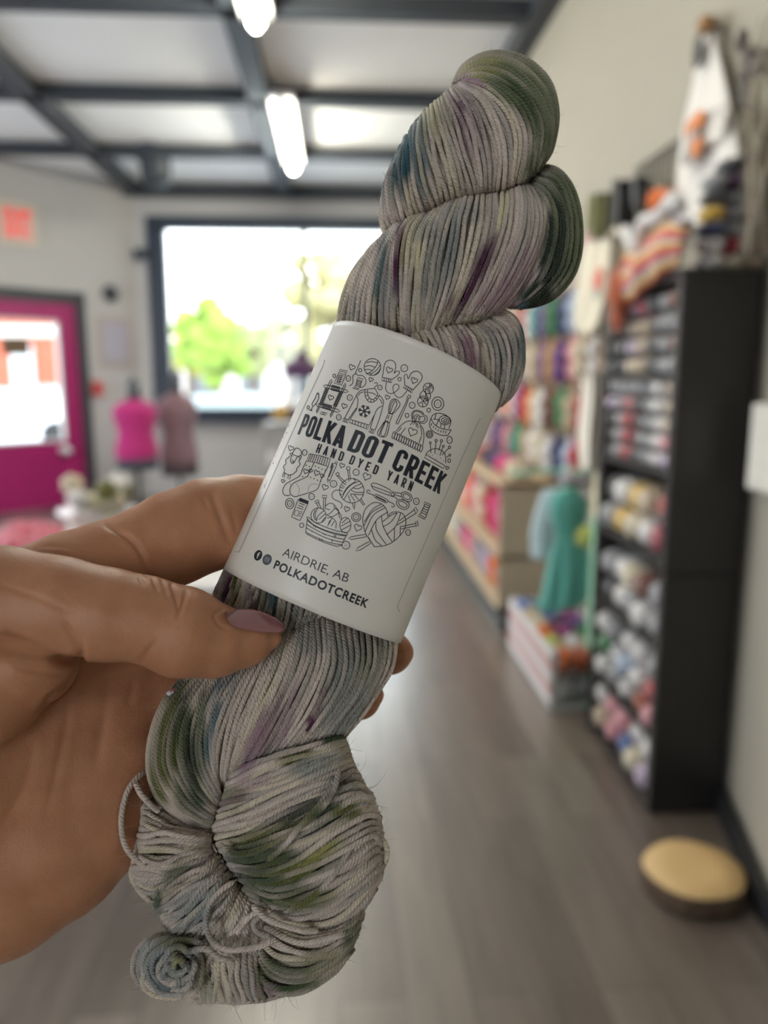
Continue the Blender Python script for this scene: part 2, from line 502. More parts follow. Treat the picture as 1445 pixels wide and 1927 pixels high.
# exit sign, poster, bell, red box, wall speaker
s0, z1 = diag(62, 388); s1, z0 = diag(-4, 456)
t = thing('exit_sign', 'pale exit sign with red letters high on the wall above the pink door', 'sign', C0 + u45 * (s0 + s1) / 2 + np.array([0, 0, (z0 + z1) / 2]))
mb = MB(); dbox(mb, s0, s1, z0, z1, 0.0, .05); mb.build('case', mat('cream_plastic', (.66, .58, .47), .5), t)
mb = MB(); dbox(mb, s0 + .04, s1 - .04, z0 + .045, z1 - .045, .05, .054)
mb.build('face_plate', mat('salmon_sign_plate', (.66, .40, .36), .5), t)  # even salmon colour, not emissive

def text_mesh(s, bold=0.0, spacing=1.0):
    cu = bpy.data.curves.new('lettering', 'FONT'); cu.body = s; cu.size = 1.0; cu.offset = bold; cu.resolution_u = 4
    cu.space_character = spacing
    o = bpy.data.objects.new('lettering', cu); COL.objects.link(o)
    bpy.context.view_layer.update()
    me = bpy.data.meshes.new_from_object(o.evaluated_get(bpy.context.evaluated_depsgraph_get()))
    V = np.array([v.co[:2] for v in me.vertices]); F = [tuple(p.vertices) for p in me.polygons]
    bpy.data.objects.remove(o); bpy.data.curves.remove(cu); bpy.data.meshes.remove(me)
    return V, F
V, F = text_mesh('EXIT', .02)
lo, hi = V.min(0), V.max(0)
Wd = C0 + np.outer((s1 - .06) + ((V[:, 0] - lo[0]) / (hi[0] - lo[0])) * (s0 - s1 + .12), u45) + np.outer(np.ones(len(V)) * .057, n45)
Wd[:, 2] = z0 + .075 + (V[:, 1] - lo[1]) / (hi[1] - lo[1]) * (z1 - z0 - .15)
link_mesh('lettering', Wd, F, mat('red_letters', (.70, .03, .03), .5, emit=(1, .06, .06), estr=.35), t, False)
s0, z1 = diag(243, 598); s1, z0 = diag(188, 690)
t = thing('poster', 'pale framed notice on the grey wall between the pink door and the window', 'poster', C0 + u45 * (s0 + s1) / 2 + np.array([0, 0, z0]))
mb = MB(); dbox(mb, s0, s1, z0, z1, 0, .02); mb.build('frame', mat('taupe_frame', (.42, .36, .33), .5), t)
mb = MB(); dbox(mb, s0 + .05, s1 - .05, z0 + .06, z1 - .06, .02, .023); mb.build('sheet', mat('lilac_paper', (.42, .40, .47), .8), t)
s0, z0 = diag(207, 553); c = C0 + u45 * s0 + np.array([0, 0, z0])
mb = MB(); mb.tube([c, c + n45 * .03, c + n45 * .07], [.10, .10, .07], 20)
tag(mb.build('alarm_bell', m_dark, None, True), 'round dark bell on the wall above the pale framed notice', 'alarm bell')
s0, z0 = diag(181, 731); c = C0 + u45 * s0 + np.array([0, 0, z0])
mb = MB(); mb.obox(c + n45 * .03, u45, n45, (0, 0, 1), .055, .03, .085)
tag(mb.build('wall_box', mat('red_plastic', (.55, .06, .06), .4)), 'small red box on the wall beside the pink door frame', 'wall box')
c = at_Y(270, 480, YB)
tag(MB().box((c[0] - .09, YB - .12, c[2] - .06), (c[0] + .09, YB, c[2] + .06), bev=.02).build('wall_speaker', m_navy), 'small dark box fixed to the wall at the left of the window frame', 'speaker')
# wall plate by the bookcase
c = at_X(1432, 840, 1.29)
tag(MB().box((1.262, c[1] - .22, c[2] - .13), (1.292, c[1] + .02, c[2] + .13), bev=.006).build('wall_plate', mat('cream_cover', (.74, .71, .63), .4)), 'cream cover plate on the right wall beside the dark bookcase', 'wall plate')

# ------------------------------------------------------------------ outside
m_road = mat('pale_asphalt', (.58, .59, .61), .8, noise=.1, nscale=2)
struct(MB().box((-60, -8, -.25), (60, 70, -.2)).build('street', m_road))
def tree(px, py, ptop, Y, r, col, label, seed, zscale=1.0):
    c = at_Y(px, py, Y)
    t = thing('street_tree', label, 'tree', (c[0], Y, -.2), 'trees across the street')
    mb = MB()
    rs = np.random.default_rng(seed)
    for k in range(34):
        v = rs.normal(size=3); v /= np.linalg.norm(v); v *= rs.uniform(.35, 1.0) ** .5
        mb.blob(c + v * np.array([r, r, r * zscale]), np.array([.34, .34, .3]) * r * rs.uniform(.6, 1.1), .2, 7, 10, 7, seed * 50 + k)
    mb.build('crown', mat('leaves_%d' % seed, col, .7, noise=.35, nscale=2.5, bump=.4, bscale=6), t, True)
    MB().tube([(c[0], Y, -.2), (c[0] + .1, Y, c[2] * .5), (c[0], Y, c[2])], [.22, .17, .1], 10).build('trunk', mat('bark', (.12, .09, .07), .9), t, True)
tree(398, 650, 590, 24, 1.15, (.20, .30, .035), 'bright green round tree seen through the middle of the large window', 1)
tree(352, 655, 610, 30, .9, (.34, .33, .06), 'small yellow green tree left of the bright green one outside the window', 2)
tree(470, 660, 620, 30, 1.1, (.26, .27, .12), 'dull olive tree right of the bright green one outside the window', 3)
tree(625, 600, 520, 26, 1.5, (.36, .32, .15), 'tall tan tree seen through the right pane of the large window', 4, 1.4)
tree(545, 640, 580, 33, 1.2, (.32, .31, .20), 'pale tree just left of the window mullion across the street', 5, 1.2)
# buildings across the street
t = thing('brick_building', 'red brick building across the street seen through the glass of the pink door', 'building', (-21, 30, -.2))
m_brick = mat('red_brick', (.42, .10, .055), .85, noise=.3, nscale=5)
MB().box((-27, 30, -.2), (-10.2, 38, 7.2)).build('wall', m_brick, t)
m_shopg = mat('dark_shop_glass', (.16, .18, .20), .1)
for k in range(9):
    x = -26 + k * 1.75
    for z in (1.0, 3.9):
        MB().box((x, 29.9, z), (x + .8, 30.05, z + 1.7)).build('window', mat('pale_window', (.55, .6, .62), .2), t)
MB().box((-27.1, 29.85, 3.0), (-10.1, 30.0, 3.4)).build('band_course', mat('stone_band', (.55, .5, .45), .8), t)
t = thing('low_building', 'long pale low building far across the street behind the trees', 'building', (-5, 44, -.2))
MB().box((-12, 44, -.2), (6, 52, 2.9)).build('wall', mat('pale_render', (.62, .60, .57), .8), t)
MB().box((-12.2, 43.8, 2.9), (6.2, 52.2, 3.15)).build('roof', mat('grey_roof', (.40, .42, .44), .8), t)
for k in range(6): MB().box((-10.5 + k * 2.6, 43.92, .5), (-9.2 + k * 2.6, 44.03, 2.0)).build('window', m_shopg, t)

def car(c, L, col, label, rz=0.0):
    """a saloon: body, cabin glass, wheels, lamps"""
    t = thing('parked_car', label, 'car', c, 'parked cars outside')
    ca, sa = math.cos(rz), math.sin(rz)
    def tr(P):
        P = np.asarray(P, float) * (L / 4.3)
        return np.stack([c[0] + P[:, 0] * ca - P[:, 1] * sa, c[1] + P[:, 0] * sa + P[:, 1] * ca, c[2] + P[:, 2]], -1)
    body = [(-2.15, .35), (-2.15, .75), (-2.0, .86), (-1.2, .95), (1.35, .95), (2.05, .82), (2.15, .6), (2.15, .35)]
    cab = [(-1.35, .93), (-.75, 1.38), (.45, 1.42), (1.25, .93)]
    def ext(prof, w0, w1, name, m):
        n = len(prof); zmin = min(z for _, z in prof); zmax = max(z for _, z in prof)
        V = []
        for sgn in (-1, 1):
            for (x, z) in prof:
                w = w0 + (w1 - w0) * (z - zmin) / (zmax - zmin)
                V.append((x, sgn * w, z))
        F = [tuple(range(n))[::-1], tuple(range(n, 2 * n))] + [(i, (i + 1) % n, n + (i + 1) % n, n + i) for i in range(n)]
        o = link_mesh(name, tr(V), F, m, t, False)
        bv = o.modifiers.new('b', 'BEVEL'); bv.width = .06; bv.segments = 2
        return o
    ext(body, .86, .82, 'car_body', mat('car_paint_%.2f_%.2f' % (col[0], col[2]), col, .25, coat=.6, noise=.02))
    ext(cab, .78, .60, 'cabin', mat('car_glass', (.30, .36, .36), .06, coat=.5))
    for x in (-1.35, 1.35):
        for y in (-.83, .83):
            th = np.linspace(0, 2 * np.pi, 20, endpoint=False)
            V = np.concatenate([np.stack([x + .33 * np.cos(th), np.full(20, y + s * .1), .33 + .33 * np.sin(th)], -1) for s in (-1, 1)])
            F = [tuple(range(20)), tuple(range(20, 40))[::-1]] + [(i, (i + 1) % 20, 20 + (i + 1) % 20, 20 + i) for i in range(20)]
            link_mesh('wheel', tr(V), F, mat('tyre', (.02, .02, .02), .8), t, False)
    for y in (-.6, .6):
        V = tr(np.array([(2.12, y - .15, .62), (2.2, y - .15, .62), (2.2, y + .15, .62), (2.12, y + .15, .62), (2.12, y - .15, .76), (2.17, y - .15, .76), (2.17, y + .15, .76), (2.12, y + .15, .76)]))
        link_mesh('headlamp', V, [(0, 3, 2, 1), (4, 5, 6, 7), (0, 1, 5, 4), (1, 2, 6, 5), (2, 3, 7, 6), (3, 0, 4, 7)], mat('lamp_lens', (.85, .85, .85), .1), t, False)
    return t
c = at_Y(440, 770, 15.0); car((c[0], 15.0, -.2), 4.3, (.30, .36, .40), 'pale blue grey car parked close outside the large window', 0.05)
c = at_Y(20, 770, 20.0); car((c[0], 20.0, -.2), 4.4, (.75, .76, .78), 'white car seen through the glass of the pink door', math.pi)
c = at_Y(90, 760, 27.0); car((c[0], 27.0, -.2), 4.4, (.07, .12, .17), 'dark blue car beyond the white one through the door glass', 0.0)
# ------------------------------------------------------------------ the dark bookcase and its yarn
ORD = ['first', 'second', 'third', 'fourth', 'fifth', 'sixth', 'seventh', 'eighth', 'ninth', 'tenth', 'eleventh', 'twelfth', 'thirteenth', 'fourteenth', 'fifteenth', 'sixteenth']
m_case = mat('black_brown_laminate', (0.020, 0.018, 0.017), .42, noise=.25, nscale=6)
BX0, BX1, BY0, BY1, BH = 1.075, 1.335, 2.40, 3.08, 1.835
bk = thing('bookcase', 'tall dark bookcase of wrapped yarn standing against the right wall', 'bookcase', ((BX0 + BX1) / 2, (BY0 + BY1) / 2, 0))
zmid = at_X(1300, 1085, BX0 + .08)[2]
MB().box((BX0, BY0, 0), (BX1, BY0 + .035, zmid - .003), bev=.003).build('side_panel', m_case, bk)
MB().box((BX0, BY0, zmid + .003), (BX1, BY0 + .035, BH - .035), bev=.003).build('side_panel', m_case, bk)
MB().box((BX0, BY1 - .035, 0), (BX1, BY1, BH - .035), bev=.003).build('side_panel', m_case, bk)
MB().box((BX0, BY0, BH - .035), (BX1, BY1, BH), bev=.003).build('top_panel', m_case, bk)
MB().box((BX1 - .008, BY0, 0), (BX1, BY1, BH)).build('back_panel', m_case, bk)
zs = [at_X(1290, 708, BX0)[2], at_X(1277, 897, BX0)[2], at_X(1267, 1066, BX0)[2], at_X(1254, 1236, BX0)[2], at_X(1242, 1408, BX0)[2], .04]
for z in zs: MB().box((BX0 + .004, BY0 + .035, z - .018), (BX1, BY1 - .035, z), bev=.003).build('shelf', m_case, bk)

YARN = {'white': (.72, .70, .68), 'cream': (.66, .58, .42), 'beige': (.52, .41, .28), 'grey': (.30, .30, .31), 'charcoal': (.05, .05, .055), 'black': (.018, .018, .02),
        'red': (.45, .03, .04), 'crimson': (.30, .012, .035), 'pink': (.68, .28, .32), 'hot pink': (.66, .05, .20), 'yellow': (.66, .42, .06), 'brown': (.16, .05, .025), 'navy': (.02, .03, .13),
        'blue': (.08, .16, .42), 'purple': (.16, .05, .24), 'plum': (.06, .015, .07), 'magenta': (.30, .02, .18), 'orange': (.75, .16, .02), 'lime': (.50, .52, .12), 'green': (.05, .22, .08),
        'teal': (.05, .30, .28), 'mint': (.36, .66, .52), 'lilac': (.48, .38, .52), 'rust': (.40, .09, .03), 'olive': (.14, .14, .03), 'pale blue': (.42, .52, .66), 'gold': (.5, .3, .08)}
def yarn_mat(c, wrapped=False):
    key = ('wrapped_' if wrapped else 'loose_') + c.replace(' ', '_') + '_yarn'
    if key in MATS: return MATS[key]
    m = mat(key, YARN[c], .85 if not wrapped else .6, coat=.75 if wrapped else 0, sheen=.3, noise=.22, nscale=24)
    nt = m.node_tree; b = nt.nodes['Principled BSDF']
    if wrapped: b.inputs['Coat Roughness'].default_value = .06
    tc = nt.nodes.new('ShaderNodeTexCoord'); w = nt.nodes.new('ShaderNodeTexWave')
    w.inputs['Scale'].default_value = 60; w.inputs['Distortion'].default_value = 2.5; w.bands_direction = 'DIAGONAL'
    nt.links.new(tc.outputs['Object'], w.inputs['Vector'])
    bp = nt.nodes.new('ShaderNodeBump'); bp.inputs['Strength'].default_value = .6; bp.inputs['Distance'].default_value = .004
    nt.links.new(w.outputs['Fac'], bp.inputs['Height']); nt.links.new(bp.outputs[0], b.inputs['Normal'])
    return m
BALLS = {}
def yarn_ball(c, r, pos, label, group, wrapped=True, rot=0.0, name='yarn_ball', tilt=0.0):
    """a ball lying on its side: ellipsoid with waist dents where the ends tuck in; meshes are shared by colour and size"""
    key = (c, tuple(np.round(r, 4)), wrapped)
    if key not in BALLS:
        V, F = [], []; seg, rings = 20, 12
        for i in range(rings + 1):
            s = -1 + 2 * i / rings
            th = math.acos(max(-1, min(1, -s)))
            rad = math.sin(th) ** .75
            x = s * (1 - .16 * (1 - rad) ** 2)
            for k in range(seg):
                t = 2 * math.pi * k / seg
                w = 1 + .035 * math.sin(7 * t + 4 * s) + .02 * math.sin(11 * t - 6 * s)
                V.append((x * r[0], rad * w * r[1] * math.cos(t), rad * w * r[2] * math.sin(t)))
        for i in range(rings):
            for k in range(seg):
                k2 = (k + 1) % seg
                F.append((i * seg + k, i * seg + k2, (i + 1) * seg + k2, (i + 1) * seg + k))
        o = link_mesh(name, V, F, yarn_mat(c, wrapped)); BALLS[key] = o.data
    else:
        o = bpy.data.objects.new(name, BALLS[key]); COL.objects.link(o)
    o.location = [float(v) for v in pos]; o.rotation_euler = (0, tilt, rot)
    return tag(o, label, 'yarn ball', group)

def article(c): return c
def shelf_rows(zb, rows, cols, ry, rz, pattern, shelfname):
    g = 'wrapped yarn balls on the %s shelf' % shelfname
    ys = np.linspace(BY0 + .04 + ry, BY1 - .04 - ry, cols)
    for j in range(rows):
        for i in range(cols):
            c = pattern(j, i)
            if c is None: continue
            x = BX0 - .012 + .085 + rng.uniform(-.006, .012)
            yarn_ball(c, (.085, ry * .97, rz * .96), (x, ys[i], zb + rz + j * 2 * rz), '%s wrapped ball, %s row up, %s from near end, %s bookcase shelf' % (c, ORD[j], ORD[i], shelfname), g)
P1 = ['grey', 'grey', 'charcoal', 'beige', 'beige', 'charcoal', 'black']
shelf_rows(zs[0] + .001, 4, 7, .042, .0345, lambda j, i: (['brown', 'grey', 'charcoal', 'beige', 'lilac', 'black', 'black'] if j % 2 else P1)[i] if j < 3 or i in (0, 1, 2, 4) else ('crimson' if i == 3 else 'charcoal'), 'topmost')
P2 = ['beige', 'white', 'grey', 'charcoal', 'red', 'grey', 'black']
shelf_rows(zs[1] + .001, 5, 7, .042, .030, lambda j, i: ('grey' if (j == 4 and i > 2) else 'pink' if (j == 1 and i == 0) else 'lilac' if (j + i) % 9 == 0 else P2[i]), 'second')
def heap(zb, zt, spec, shelfname, r):
    g = 'wrapped yarn balls on the %s shelf' % shelfname
    ys = np.linspace(BY0 + .04 + r, BY1 - .04 - r, 5)
    n = [0, 0, 0]
    for k, c in enumerate(spec):
        j, i = divmod(k, 5)
        yarn_ball(c, (.09, r * .98, r * .92), (BX0 + .078 + rng.uniform(-.012, .02), ys[i], zb + r * .93 + j * 1.9 * r), '%s wrapped ball, %s row up, %s from near end, %s bookcase shelf' % (c, ORD[j], ORD[i], shelfname), g, rot=0)
heap(zs[2] + .001, zs[1], ['crimson', 'white', 'cream', 'yellow', 'grey', 'red', 'beige', 'yellow', 'white', 'charcoal'], 'third', .058)
heap(zs[3] + .001, zs[2], ['grey', 'white', 'grey', 'white', 'charcoal', 'grey', 'brown', 'cream', 'white', 'grey'], 'fourth', .058)
heap(zs[4] + .001, zs[3], ['pink', 'rust', 'white', 'grey', 'white', 'red', 'white', 'pale blue', 'white', 'green', 'grey', 'white', 'white', 'grey', 'white'], 'fifth', .049)
heap(zs[5] + .001, zs[4], ['lilac', 'cream', 'blue', 'pink', 'beige', 'white', 'white', 'pink', 'pink', 'white'], 'lowest', .054)

# stack of yarn on top of the bookcase, near end
zt = BH + .001
rows = [(['white', 'cream', 'beige'], .023), (['white', 'crimson', 'red'], .027), (['navy', 'grey', 'navy'], .021), (['yellow', 'grey', 'yellow'], .026), (['charcoal', 'grey', 'charcoal'], .020), (['grey', 'plum', 'plum'], .027), (['charcoal', 'charcoal'], .022)]
z = zt
for j, (cs, r) in enumerate(rows):
    for i, c in enumerate(cs):
        yarn_ball(c, (.035, .06, r), (1.185 + i * .066 - (0 if len(cs) == 3 else -.045), BY0 + .065, z + r), '%s yarn ball, %s layer of stack on bookcase top, %s from aisle' % (c, ORD[j], ORD[i]), 'yarn balls stacked on top of the bookcase', wrapped=False, rot=0)
    z += 2 * r

# striped crochet bag slumped over the top of the bookcase
def stripe_mat():
    m = bpy.data.materials.new('zigzag_crochet'); m.use_nodes = True
    nt = m.node_tree; b = nt.nodes['Principled BSDF']; L = nt.links
    b.inputs['Roughness'].default_value = .9; b.inputs['Sheen Weight'].default_value = .3
    tc = nt.nodes.new('ShaderNodeTexCoord'); sp = nt.nodes.new('ShaderNodeSeparateXYZ'); L.new(tc.outputs['UV'], sp.inputs[0])
    zz = nt.nodes.new('ShaderNodeMath'); zz.operation = 'PINGPONG'; zz.inputs[1].default_value = .05; L.new(sp.outputs['X'], zz.inputs[0])
    ad = nt.nodes.new('ShaderNodeMath'); ad.operation = 'MULTIPLY_ADD'; ad.inputs[1].default_value = .6; L.new(zz.outputs[0], ad.inputs[0]); L.new(sp.outputs['Y'], ad.inputs[2])
    ml = nt.nodes.new('ShaderNodeMath'); ml.operation = 'MULTIPLY'; ml.inputs[1].default_value = 2.6; L.new(ad.outputs[0], ml.inputs[0])
    fr = nt.nodes.new('ShaderNodeMath'); fr.operation = 'FRACT'; L.new(ml.outputs[0], fr.inputs[0])
    rp = nt.nodes.new('ShaderNodeValToRGB'); rp.color_ramp.interpolation = 'CONSTANT'; L.new(fr.outputs[0], rp.inputs[0])
    cs = [(0, (.50, .10, .03)), (.17, (.58, .34, .08)), (.32, (.62, .55, .42)), (.46, (.60, .36, .12)), (.58, (.20, .17, .36)), (.70, (.52, .06, .05)), (.86, (.60, .20, .16))]
    e = rp.color_ramp.elements
    e[0].position, e[0].color = 0, (*cs[0][1], 1); e[1].position, e[1].color = cs[1][0], (*cs[1][1], 1)
    for p, c in cs[2:]:
        q = e.new(p); q.color = (*c, 1)
    L.new(rp.outputs[0], b.inputs['Base Color'])
    return m
bagY0, bagY1 = 2.405, 2.86
zt0, zb0 = at_X(1240, 428, 1.06)[2], at_X(1240, 560, 1.03)[2]
nu, nv = 30, 24; V, UV = [], []
for s in (0, 1):
    for i in range(nu + 1):
        for j in range(nv + 1):
            u, v = i / nu, j / nv
            y = bagY0 + (bagY1 - bagY0) * (u + .06 * math.sin(3 * v) * (u - .5))
            zz = zb0 + .05 * (1 - u) ** 1.5 * 0 + (zt0 - zb0) * v + .035 * math.sin(6.3 * u) * v
            zlow = zb0 + .10 * (1 - u) * (1 - v)
            zz = zlow + (zz - zb0) * (1 - .10 * (1 - u))
            if s == 0: x = 1.062 - .050 * math.sin(math.pi * min(1, v * .9 + .1)) * math.sin(math.pi * (.08 + .84 * u)) + .006 * math.sin(19 * u + 3 * v)
            else: x = 1.068 + .17 * max(0, v - .45) * math.sin(math.pi * (.1 + .8 * u)) if zz > BH + .012 else 1.068
            V.append((x, y, zz)); UV.append((u, v))
N = (nu + 1) * (nv + 1); idx = lambda s, i, j: s * N + i * (nv + 1) + j
F = []
for i in range(nu):
    for j in range(nv):
        F.append((idx(0, i, j), idx(0, i, j + 1), idx(0, i + 1, j + 1), idx(0, i + 1, j))); F.append((idx(1, i, j), idx(1, i + 1, j), idx(1, i + 1, j + 1), idx(1, i, j + 1)))
for i in range(nu): F.append((idx(0, i, 0), idx(0, i + 1, 0), idx(1, i + 1, 0), idx(1, i, 0))); F.append((idx(0, i, nv), idx(1, i, nv), idx(1, i + 1, nv), idx(0, i + 1, nv)))
for j in range(nv): F.append((idx(0, 0, j), idx(1, 0, j), idx(1, 0, j + 1), idx(0, 0, j + 1))); F.append((idx(0, nu, j), idx(0, nu, j + 1), idx(1, nu, j + 1), idx(1, nu, j)))
bag = thing('crochet_bag', 'striped zigzag crochet bag slumped over the front edge of the bookcase top', 'bag', (1.06, 2.75, BH))
link_mesh('bag_body', V, F, stripe_mat(), bag, True, uv=UV)
mb = MB()
pts = [(1.05 + .01 * math.sin(9 * t), bagY0 + (bagY1 - bagY0) * t, zt0 + .022 + .035 * math.sin(6.3 * t) + .02 * math.sin(14 * t)) for t in np.linspace(0.0, 1.0, 30)]
mb.tube(pts, .024, 10); mb.build('white_rim', yarn_mat('white'), bag, True)
mb = MB(); mb.blob((1.045, 2.85, zb0 + .06), (.045, .06, .10), .1, 5, seed=3)
mb.blob((1.045, 2.86, zb0 - .0), (.03, .05, .09), .1, 5, seed=4)
tag(mb.build('knitted_scarf', yarn_mat('rust'), None, True), 'rust orange knitted piece hanging down at the far end of the striped bag', 'scarf')

# ------------------------------------------------------------------ right wall above the bookcase
# white apron with an orange print hanging from a wooden peg
m_cloth = mat('white_cotton', (.74, .71, .66), .85, sheen=.2, noise=.04, nscale=40)
ap = thing('apron', 'long white apron with an orange print hanging from a wooden peg on the right wall', 'apron', tuple(at_X(1328, 50, 1.33)))
XA = 1.315
pk = at_X(1328, 46, 1.29)
outline = [((1322, 60), (1338, 60)), ((1312, 110), (1352, 110)), ((1300, 170), (1366, 170)), ((1286, 230), (1378, 225)), ((1276, 290), (1388, 290)), ((1270, 350), (1388, 340)), ((1266, 400), (1380, 385)), ((1268, 425), (1372, 420))]
def apron_pt(u, v):
    k = u * (len(outline) - 1); i = min(int(k), len(outline) - 2); t = k - i
    a = np.array(outline[i][0]) * (1 - t) + np.array(outline[i + 1][0]) * t; b = np.array(outline[i][1]) * (1 - t) + np.array(outline[i + 1][1]) * t
    q = a * (1 - v) + b * v
    return at_X(q[0], q[1], XA - .012 - .018 * math.sin(v * 9 + u) * u - .02 * math.sin(math.pi * v) * u)
MB().grid(apron_pt, 24, 18, (.006, 0, 0)).build('cloth', m_cloth, ap, True)
mb = MB(); mb.grid(lambda u, v: at_X(1296 + 74 * v - 10 * u, 232 + 66 * u - 40 * v, XA - .045 + .004 * u), 6, 8, (.004, 0, 0)); mb.build('pocket', mat('white_pocket_cotton', (.64, .61, .56), .85), ap, True)
m_or = mat('orange_print', (.62, .22, .08), .8); m_gp = mat('grey_print', (.33, .32, .31), .8)
for (x, y, r, mm) in ((1312, 228, .035, m_or), (1298, 243, .03, m_or), (1308, 278, .035, m_or), (1303, 258, .03, m_gp), (1294, 292, .032, m_gp)):
    c = at_X(x, y, XA - .062); MB().blob(c, (.004, r * 1.5, r), .15, 4, 14, 8, seed=x).build('printed_flower', mm, ap, True)
MB().tube([at_X(1328, 46, 1.37), at_X(1328, 46, 1.27)], [.022, .03], 14).build('peg', mat('turned_wood', (.36, .19, .08), .5), ap, True)
c = at_X(1313, 97, 1.27); MB().blob(c, (.012, .032, .055), .05, 4).build('hang_tag', mat('dark_card', (.06, .06, .06), .7), ap, True)
MB().tube([at_X(1327, 50, 1.28), at_X(1318, 75, 1.275), at_X(1313, 90, 1.27)], .003, 6).build('tag_string', mat('brown_string', (.3, .17, .1), .8), ap, True)

# dried branches at the picture's right edge
br = thing('dried_branches', 'bunch of dried grey brown branches hanging on the right wall beside the white apron', 'branches', (1.25, 2.35, 2.6))
rs = np.random.default_rng(5); mb = MB()
for k in range(32):
    x0, y0 = rs.uniform(1405, 1470), rs.uniform(20, 330); x1 = rs.uniform(1385, 1450); y1 = min(y0 + rs.uniform(130, 300), 485)
    X = rs.uniform(1.20, 1.31); xm = (x0 + x1) / 2 + rs.uniform(-14, 14)
    pts = cr_resample([at_X(x0, y0, X), at_X(xm, (y0 + y1) / 2, X - .01), at_X(x1, y1, X)], 7)
    mb.tube(pts, np.linspace(.0035, .0075, 7), 6)
mb.build('twigs', mat('dry_twig', (.30, .26, .20), .9, noise=.3), br, True)
for k in range(8):
    c = at_X(rs.uniform(1395, 1440), rs.uniform(60, 320), 1.26); MB().blob(c, (.022, .022, .03), .2, 5, 10, 7, seed=k).build('seed_head', mat('seed_husk', (.16, .14, .13), .9), br, True)

# wire grid panel
gp = thing('wire_grid', 'dark wire grid panel on the right wall between the white apron and black stocking', 'wire panel', tuple(at_X(1250, 330, 1.33)))
mb = MB(); ya, yb = at_X(1296, 250, 1.33)[1], at_X(1196, 322, 1.33)[1]
za, zb2 = at_X(1285, 258, 1.33)[2], at_X(1285, 410, 1.33)[2]
for y in np.linspace(ya, yb, 12): mb.tube([(1.335, y, za), (1.335, y, zb2)], .004, 6)
for z in np.linspace(zb2, za, 5): mb.tube([(1.328, ya, z), (1.328, yb, z)], .004, 6)
mb.tube([(1.33, ya, za), (1.33, yb, za)], .009, 8)
mb.build('wires', mat('grid_wire', (.17, .16, .14), .5, .6), gp, True)

def hang_cloth(name, label, cat, poly, X, m, depth=.03, group=None, seed=0, parent_parts=()):
    """cloth hanging along the wall: outline rows ((xl, yl), (xr, yr)) from top to bottom, folded, with real thickness"""
    t = thing(name, label, cat, tuple(at_X((poly[0][0][0] + poly[0][1][0]) / 2, poly[0][0][1], X)), group)
    def fn(u, v):
        k = u * (len(poly) - 1); i = min(int(k), len(poly) - 2); s = k - i
        a = np.array(poly[i][0], float) * (1 - s) + np.array(poly[i + 1][0], float) * s; b = np.array(poly[i][1], float) * (1 - s) + np.array(poly[i + 1][1], float) * s
        q = a * (1 - v) + b * v
        return at_X(q[0], q[1], X - depth * math.sin(math.pi * v) ** .6 - .012 * math.sin(v * 13 + seed + u))
    MB().grid(fn, 16, 20, (depth * .6, 0, 0)).build('cloth', m, t, True)
    return t
YBK = 3.25
hang_cloth('stocking', 'black knitted stocking hanging beside the wire grid above the striped bag', 'stocking', [((1152, 338), (1176, 338)), ((1150, 380), (1180, 380)), ((1147, 420), (1178, 425)), ((1140, 452), (1170, 455))], 1.22, yarn_mat('black'), .05, seed=1)
hang_cloth('knitted_hat', 'black knitted hat with grey pompom hanging right of the black stocking', 'hat', [((1188, 332), (1208, 332)), ((1184, 350), (1214, 352)), ((1184, 372), (1216, 374)), ((1190, 392), (1212, 392))], 1.22, yarn_mat('charcoal'), .05, seed=2)
t = hang_cloth('knitted_hat', 'olive green knitted hat hanging left of the black stocking', 'hat', [((1108, 366), (1138, 362)), ((1102, 395), (1144, 392)), ((1100, 425), (1142, 425)), ((1108, 446), (1136, 448))], 1.22, yarn_mat('olive'), .05, seed=3)
t = hang_cloth('knitted_mitten', 'dusty pink mitten hanging beneath the olive green hat', 'mitten', [((1104, 440), (1126, 436)), ((1098, 465), (1124, 462)), ((1094, 490), (1114, 490))], 1.22, yarn_mat('pink'), .03, seed=4)
c = at_X(1240, 378, 1.24); tag(MB().blob(c, (.05, .085, .045), .06, 5, seed=8).build('knitted_hat', yarn_mat('orange'), None, True), 'bright orange knitted hat behind the white rim of the striped bag', 'hat')
t = hang_cloth('tote_bag', 'cream tote bag with a red print hanging just past the bookcase', 'bag', [((1104, 452), (1166, 446)), ((1092, 500), (1166, 498)), ((1084, 560), (1160, 560)), ((1078, 600), (1146, 612)), ((1084, 622), (1124, 632))], 1.12, mat('natural_canvas', (.70, .64, .50), .85, noise=.05, nscale=60), .04, seed=5)
m_redp = mat('red_print', (.66, .14, .10), .8)
for (x, y, r, mm) in ((1124, 530, .045, m_redp), (1127, 518, .035, m_redp), (1121, 552, .028, mat('green_grey_print', (.42, .46, .42), .8))):
    MB().blob(at_X(x, y, 1.067), (.004, r, r * .9), .12, 4, 16, 8, seed=y).build('printed_flower', mm, t, True)
MB().tube(cr_resample([at_X(1146, 455, 1.10), at_X(1150, 436, 1.12), at_X(1160, 430, 1.14), at_X(1166, 452, 1.12)], 12), .008, 8).build('strap', MATS['natural_canvas'], t, True)
hang_cloth('tote_bag', 'plain long cream tote bag hanging under the one with the red print', 'bag', [((1096, 706), (1126, 702)), ((1092, 760), (1128, 760)), ((1086, 820), (1124, 822)), ((1092, 880), (1118, 888))], 1.12, mat('bleached_canvas', (.76, .71, .62), .85, noise=.05, nscale=60), .04, seed=6)
cc = at_X(1137, 780, 1.2)
post = MB().box((1.17, cc[1] - .03, .9), (1.21, cc[1] + .05, 1.72), bev=.004).build('wooden_post', mat('oak_post', (.22, .14, .075), .6, noise=.3, nscale=12))
tag(post, 'upright brown wooden post between the plain cream tote and the bookcase', 'post')

